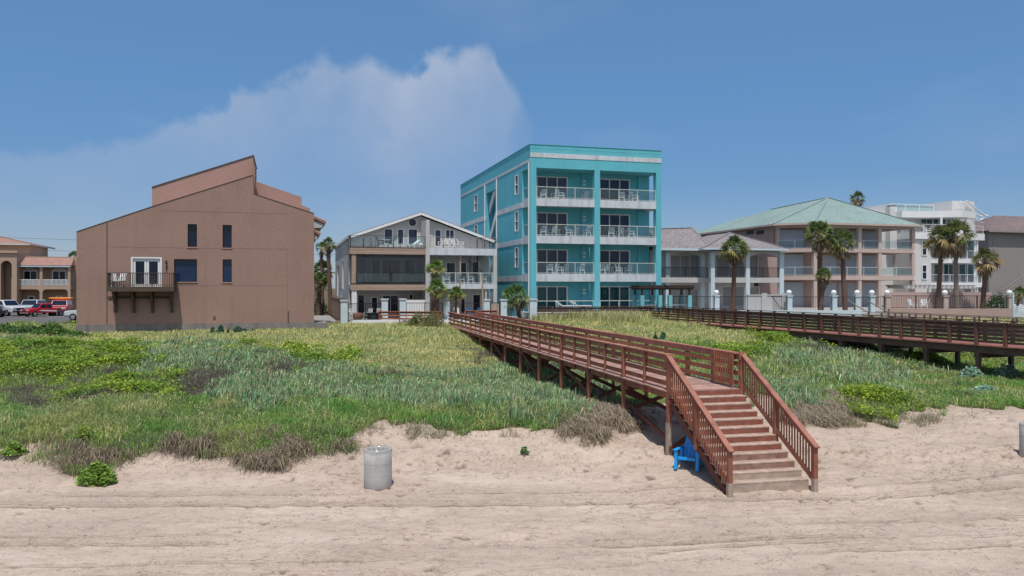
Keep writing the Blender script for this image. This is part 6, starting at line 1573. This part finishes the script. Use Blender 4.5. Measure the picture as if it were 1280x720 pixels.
for px, d, z1_, lb in ((575, 68.9, 5.9, 'bare timber stake left of the taller stake before the white house'), (603, 69.2, 6.3, 'taller bare timber stake before the right deck of the white house')):
    x = gx(px, d); mb = MB(); mb.tube([(0, 0, -.3), (.03, 0, (z1_-2.5)*.5), (.0, 0, z1_-2.5)], [.09, .08, .07], 8); solo('timber_stake', mb, M['plank'], lb, 'stake', WORLD, (x, d, 2.5), group='timber stakes')
# overhead wires
for i, (z0, z1_, lb) in enumerate(((13.6, 12.6, 'upper overhead wire crossing the sky behind the brown building'), (11.9, 10.8, 'lower overhead wire crossing the sky behind the brown building'))):
    mb = MB(); pts = []
    for k in range(25): t = k/24; pts.append((-95+t*75, 118+t*12, z0+(z1_-z0)*t-1.2*math.sin(math.pi*t)*.5))
    mb.tube(pts, .022, 5); o = solo('power_line', mb, M['black'], lb, 'wire', WORLD, (0, 0, 0), group='overhead wires')

# ------------------------------------------------------------------ palms
TRUNK = mat('palm_trunk_bark', (.14, .085, .065), .95, .1, .25, 3, 0, .6, 14, aniso=(1, 1, 5), fine=.2)
TRUNKG = mat('grey_palm_trunk', (.20, .16, .135), .95, .1, .25, 3, 0, .6, 14, aniso=(1, 1, 5), fine=.2)
def fan(leafs, P0, dirv, pet, ln, nseg, col, droop, width=1.0):
    d = Vector(dirv).normalized(); base = Vector(P0); tip = base+d*pet
    tip.z -= .12*pet*pet
    side = d.cross(Vector((0, 0, 1)));
    if side.length < .05: side = Vector((1, 0, 0))
    side.normalize(); nrm = side.cross(d).normalized(); roll = random.uniform(-.9, .9); side, nrm = side*math.cos(roll)+nrm*math.sin(roll), nrm*math.cos(roll)-side*math.sin(roll)
    V, F, C = leafs; o = len(V); w = .02
    for a in (base-side*w, base+side*w, tip+side*w, tip-side*w): V.append(a)
    F.append((o, o+1, o+2, o+3)); C.extend([(col[0]*.8+.03, col[1]*.8+.02, col[2]*.6)]*4)
    for i in range(nseg):
        t = (i/(nseg-1)-.5)*2; a = t*1.45*width; L_ = ln*(1-.22*abs(t))*random.uniform(.9, 1.1)
        dd = (d*math.cos(a)+side*math.sin(a)+nrm*(.12-.25*abs(t))).normalized()
        wd = side*math.cos(a)-d*math.sin(a); hw = ln*.075
        m = tip+dd*L_*.58; e = tip+dd*L_; e.z -= droop*L_*random.uniform(.6, 1.3); m.z -= droop*L_*.18
        o = len(V); V += [tip+wd*hw*.25, m+wd*hw, e, m-wd*hw]; F.append((o, o+1, o+2, o+3)); j = random.uniform(.75, 1.25); C += [tuple(c*j for c in col)]*4
def palm(name, px, d, pyc, rad, label, trunk=True, z0=None, nl=34, dead=16, fresh=(.13, .18, .055), tr=.2, lean=0.0, mtr=None, skirt=.0, stem_h=None):
    x = gx(px, d); zc = CAM_Z+(360-pyc)/FPX*d; z0 = float(ground(x, d)) if z0 is None else z0
    lean = lean or random.uniform(-.45, .45); T = Thing(name, label, 'palm tree', WORLD, (x, d, z0), group='fan palms')
    H_ = zc-z0
    if trunk:
        mb = MB(); n = 14; pts = []; rs = []
        for i in range(n+1):
            t = i/n; pts.append((lean*(1-t)**1.5*-1, .05*math.sin(t*5), -.2+(H_+.2)*t)); rs.append(tr*(1.25-.45*t)*(1+.07*random.uniform(-1, 1)) if t < .93 else tr*1.0)
        mb.tube(pts, rs, 10); T.part('trunk', mb, mtr or TRUNK, local=True, smooth=True)
        if H_ > 2.5:                                         # cut boots under the crown
            mb = MB()
            for i in range(26):
                a = i*2.4; z = H_-.15-i*.05*rad; mb.bar((math.cos(a)*tr*.8, math.sin(a)*tr*.8, z-.12), (math.cos(a)*tr*1.7, math.sin(a)*tr*1.7, z+.14), .07, .03)
            T.part('leaf_stub', mb, TRUNKG, local=True)
    L1, L2 = ([], [], []), ([], [], [])
    for i in range(nl):
        az = i*2.39996+random.uniform(-.2, .2); el = R(82-i/nl*108+random.uniform(-14, 14))
        k = random.random(); col = [c*(1+.5*(k-.5)) for c in fresh]
        if i > nl*.72: col = [col[0]*1.6, col[1]*1.05, col[2]*1.2]
        fan(L1, (0, 0, H_), (math.cos(az)*math.cos(el), math.sin(az)*math.cos(el), math.sin(el)), rad*random.uniform(.38, .58), rad*random.uniform(.42, .66), 11, col, .22+.35*(i/nl))
    for i in range(dead):
        az = i*2.39996+1; el = R(-35-random.uniform(0, 45)); j = random.uniform(.7, 1.3)
        fan(L2, (0, 0, H_-.1-random.uniform(0, skirt)), (math.cos(az)*math.cos(el), math.sin(az)*math.cos(el), math.sin(el)), rad*random.uniform(.3, .5), rad*random.uniform(.4, .55), 9, [c*j for c in (.33, .25, .17)], .5, .7)
    for nm, LL in (('crown', L1), ('dead_fronds', L2)):
        if not LL[0]: continue
        V = np.array([tuple(p) for p in LL[0]]); me = raw_mesh(nm, V, np.array(LL[1]), np.zeros((0, 3), int), np.array(LL[2]), LEAFM); o = bpy.data.objects.new(nm, me); COL.objects.link(o); o.parent = T.e
palm('fan_palm', 918, 73.5, 311, 1.55, 'palm standing alone in front of the pavilion house', lean=.15)
palm('fan_palm', 1024, 74, 293, 1.65, 'taller palm of the pair before the green roofed house', z0=3.0)
palm('fan_palm', 1053, 73.5, 304, 1.6, 'right palm of the pair before the green roofed house', z0=3.0)
palm('fan_palm', 1030, 73, 345, .95, 'short palm crouching between the pair before the green roofed house', z0=3.0, tr=.15, dead=9)
palm('fan_palm', 1176, 76, 299, 1.75, 'tall palm left of the close pair at the modern house', z0=3.0, dead=26, fresh=(.15, .17, .065))
palm('fan_palm', 1194, 75, 295, 1.9, 'tallest palm right of the close pair at the modern house', z0=3.0, dead=24, fresh=(.15, .18, .065), mtr=TRUNKG)
palm('fan_palm', 1232, 74, 325, 1.45, 'medium palm with straw fronds in front of the grey house', z0=3.0, dead=22, fresh=(.18, .19, .08))
palm('fan_palm', 1274, 72, 366, .75, 'small palm by the right edge behind the board fence', z0=3.0, tr=.1, dead=6)
palm('fan_palm', 1072, 132, 248, 1.55, 'distant palm crown rising above the green roof', z0=2.8, nl=26, dead=8)
palm('fan_palm', 544, 68.2, 336, .98, 'upper small palm in front of the white house', z0=2.6, dead=4, fresh=(.16, .24, .06), tr=.14)
palm('fan_palm', 546, 67.4, 362, 1.05, 'low fan palm just under the small palm by the white house', z0=2.6, dead=4, fresh=(.15, .24, .055), tr=.16)
palm('fan_palm', 570, 68.0, 368, .85, 'small palm right of the low fan palm by the white house', z0=2.6, dead=3, fresh=(.14, .22, .055), tr=.11)
palm('fan_palm', 645, 70.6, 371, 1.5, 'broad low palm at the corner of the turquoise building', z0=2.6, nl=40, dead=3, fresh=(.14, .22, .075), tr=.16)
palm('fan_palm', 402, 88, 310, .95, 'left of two palms between the brown and white houses', z0=2.3, dead=5, nl=22, tr=.15)
palm('fan_palm', 410.5, 84, 306, .95, 'right palm with reddish trunk between brown and white houses', z0=2.3, dead=5, nl=22, tr=.22)
palm('fan_palm', 403, 90, 338, 1.5, 'low dark palm under the two between brown and white houses', z0=2.3, dead=16, nl=40)
palm('fan_palm', 399, 86, 352, 1.2, 'lowest bushy palm beside the right edge of the brown house', z0=2.3, dead=8, nl=40)
palm('fan_palm', 93.5, 135, 321, 1.3, 'tiny palm top peeking over behind the arcade building', z0=2.3, dead=2, nl=22)
bush('garden_shrub', 1246, 72, 1.35, .9, 1.9, [(.05, .11, .03), (.07, .15, .035), (.035, .08, .02)], 2200, .14, 'dense dark green shrub behind the right part of the pool fence', 'shrub', sink=-.25)
bush('garden_shrub', 398, 93, 1.3, 1.2, 3.2, [(.05, .09, .03), (.07, .12, .035), (.035, .07, .02)], 2200, .16, 'tall dark shrub behind the brown building corner', 'shrub')

# ------------------------------------------------------------------ parked cars
TYRE = mat('black_tyre_rubber', (.015, .015, .015), .9, .1); RIM = mat('grey_alloy_rim', (.35, .35, .36), .35, .5, .05, 3, metal=.6); LAMP = mat('clear_lamp', (.55, .56, .58), .1, .7); TAIL = mat('red_tail_lamp', (.25, .01, .01), .3, .5); BUMP = mat('dark_bumper', (.03, .03, .032), .6, .3)
def car(name, label, px, d, rz, col, kind, stripe=None, scale=1.0, cat='car'):
    x = gx(px, d); T = Thing(name, label, cat, WORLD, (x, d, 1.922), group='cars parked in the lot', rot=rz); T.e.scale = (scale,)*3; k = dict(local=True)
    paint = mat(name+'_paint', col, .3, .6, .03, 1)
    L_, Wd = (4.7, 1.86) if kind != 'pickup' else (5.5, 1.9)
    hl = L_/2; hw = Wd/2
    if kind == 'suv': bodyp = [(-hl, .42), (-hl, .95), (-hl+.12, 1.08), (hl-1.3, 1.10), (hl-.12, .98), (hl, .8), (hl, .42)]; cab = [(-hl+.15, 1.09), (-hl+.35, 1.74), (.55, 1.76), (hl-1.25, 1.10)]
    else: bodyp = [(-hl, .48), (-hl, 1.08), (-.35, 1.08), (hl-1.4, 1.10), (hl-.12, 1.0), (hl, .85), (hl, .48)]; cab = [(-.75, 1.09), (-.6, 1.78), (.75, 1.80), (hl-1.35, 1.11)]
    mb = MB(); mb.prism(bodyp, -hw, hw); b = T.part('body', mb, paint, bevel=.07, **k)
    if kind == 'pickup': mb = MB(); mb.box(-hl+.08, -.85, -hw+.1, hw-.1, 1.081, 1.09); T.part('cargo_bed', mb, BUMP, **k)
    mb = MB(); n = len(cab); inn_ = .16
    vs = [(a, -hw+(.05 if z < 1.3 else inn_), z) for a, z in cab]+[(a, hw-(.05 if z < 1.3 else inn_), z) for a, z in cab]
    mb.add(vs, [tuple(range(n)), tuple(range(2*n-1, n-1, -1))]+[(i, i+n, (i+1) % n+n, (i+1) % n) for i in range(n)]); T.part('cab', mb, paint, bevel=.06, **k)
    (x0, z0), (x1, z1_), (x2, z2), (x3, z3_) = cab
    def lerp(a, b, t): return a+(b-a)*t
    for s in (-1, 1):
        mb = MB()
        def pt(xx, zz): return (xx, s*(hw-lerp(.05, inn_, (zz-1.09)/.66)+.012), zz)
        zA, zB = 1.18, 1.64
        xa = lambda z: lerp(x0, x1, (z-1.09)/.66); xb = lambda z: lerp(x3, x2, (z-1.1)/.66)
        m_ = (xa(zA)+xb(zA))/2
        for p_, q_ in ((0.06, .47), (.52, .95)):
            mb.quad(pt(lerp(xa(zA), xb(zA), p_), zA), pt(lerp(xa(zA), xb(zA), q_), zA), pt(lerp(xa(zB), xb(zB), q_), zB), pt(lerp(xa(zB), xb(zB), p_), zB))
        T.part('side_window', mb, M['glass'], calc=False, **k)
    for nm, xa_, za_, xb_, zb_ in (('windscreen', x3, z3_, x2, z2), ('rear_window', x0, z0, x1, z1_)):
        mb = MB(); s = 1 if nm == 'windscreen' else -1; o_ = .025*s
        pa = (lerp(xa_, xb_, .12)+o_, lerp(za_, zb_, .12)+.012); pb = (lerp(xa_, xb_, .9)+o_, lerp(za_, zb_, .9)+.012)
        mb.quad((pa[0], -hw+.17, pa[1]), (pa[0], hw-.17, pa[1]), (pb[0], hw-.25, pb[1]), (pb[0], -hw+.25, pb[1])); T.part(nm, mb, M['glass'], calc=False, **k)
    for sx in (-1, 1):
        for sy in (-1, 1):
            mb = MB(); cx = sx*(hl-.92); r = .37; cy = sy*(hw-.10)
            for rr, w_, mt, nm in ((r, .24, TYRE, 'wheel'), (r*.62, .26, RIM, 'rim')):
                mb = MB(); n = 20; o = 0
                for q_ in (-w_/2, w_/2):
                    for i in range(n): mb.v.append((cx+rr*math.cos(6.2832*i/n), cy+q_, r+rr*math.sin(6.2832*i/n)))
                mb.f = [tuple(range(n)), tuple(range(2*n-1, n-1, -1))]+[(i, (i+1) % n, (i+1) % n+n, i+n) for i in range(n)]
                wo = T.part(nm, mb, mt, None if nm == 'wheel' else wo, **k) if nm == 'wheel' else T.part(nm, mb, mt, wo, **k)
    for sy in (-1, 1):
        mb = MB(); mb.box(hl-.10, hl+.015, sy*(hw-.45), sy*(hw-.08), .80, .95); T.part('headlight', mb, LAMP, **k)
        mb = MB(); mb.box(-hl-.015, -hl+.1, sy*(hw-.22), sy*(hw-.04), .75, 1.0); T.part('tail_light', mb, TAIL, **k)
        mb = MB(); mb.box(hl-1.6, hl-1.4, sy*(hw+.02), sy*(hw+.2), 1.08, 1.24); T.part('mirror', mb, paint, **k)
    mb = MB(); mb.box(hl-.02, hl+.06, -hw+.05, hw-.05, .42, .60); mb.box(-hl-.06, -hl+.02, -hw+.05, hw-.05, .45, .62); T.part('bumper', mb, BUMP if kind == 'suv' else RIM, **k)
    mb = MB(); mb.box(hl-.05, hl+.012, -hw+.48, hw-.48, .66, .92); T.part('grille', mb, BUMP, **k)
    if stripe:
        mb = MB()
        for s in (-1, 1): mb.quad((-hl+1.5, s*(hw+.006), .62), (hl-1.5, s*(hw+.006), .78), (hl-1.5, s*(hw+.006), .92), (-hl+1.5, s*(hw+.006), .80))
        T.part('stripe', mb, stripe, calc=False, **k)
    return T
CW = (.55, .56, .57)
car('parked_suv', 'dark car cut off by the left edge of the photo', -16, 93, R(-30), (.03, .035, .045), 'suv')
car('parked_suv', 'white sport utility vehicle parked beside the dark car', 7, 97, R(-22), (.52, .54, .55), 'suv', scale=1.1)
car('parked_suv', 'silver sport utility vehicle facing the beach left of the red pickup', 40, 101, R(-78), (.38, .42, .45), 'suv', scale=1.08)
car('pickup_truck', 'bright red pickup truck with a white slanting stripe', 55, 96, R(-118), (.42, .012, .02), 'pickup', M['white'], scale=.86, cat='truck')
car('parked_suv', 'red sport utility vehicle with an orange kayak on its roof', 76, 99, R(-70), (.38, .015, .025), 'suv', scale=1.08)
mb = MB(); mb.tube([(-1.5, 0, .10), (-1.1, 0, .03), (0, 0, .0), (1.1, 0, .03), (1.5, 0, .10)], [.03, .14, .18, .14, .03], 10)
solo('kayak', mb, mat('orange_kayak', (.62, .20, .03), .4), 'orange kayak lashed across the roof of a red vehicle', 'kayak', WORLD, (gx(76, 99), 99, 1.92+2.06), rot=R(4), smooth=True)
car('pickup_truck', 'silver pickup truck partly hidden by the brown building', 119, 84, R(180), (.50, .52, .53), 'pickup', cat='truck')

# the sea behind the camera, which the windows mirror
mb = MB(); mb.quad((-3000, -4000, -.9), (3000, -4000, -.9), (3000, -12, -.9), (-3000, -12, -.9)); wm = mat('sea_water', (.012, .05, .07), .12, .5, .2, .02, bump=.5, bscale=.6)
structure('sea_water', mb, wm)
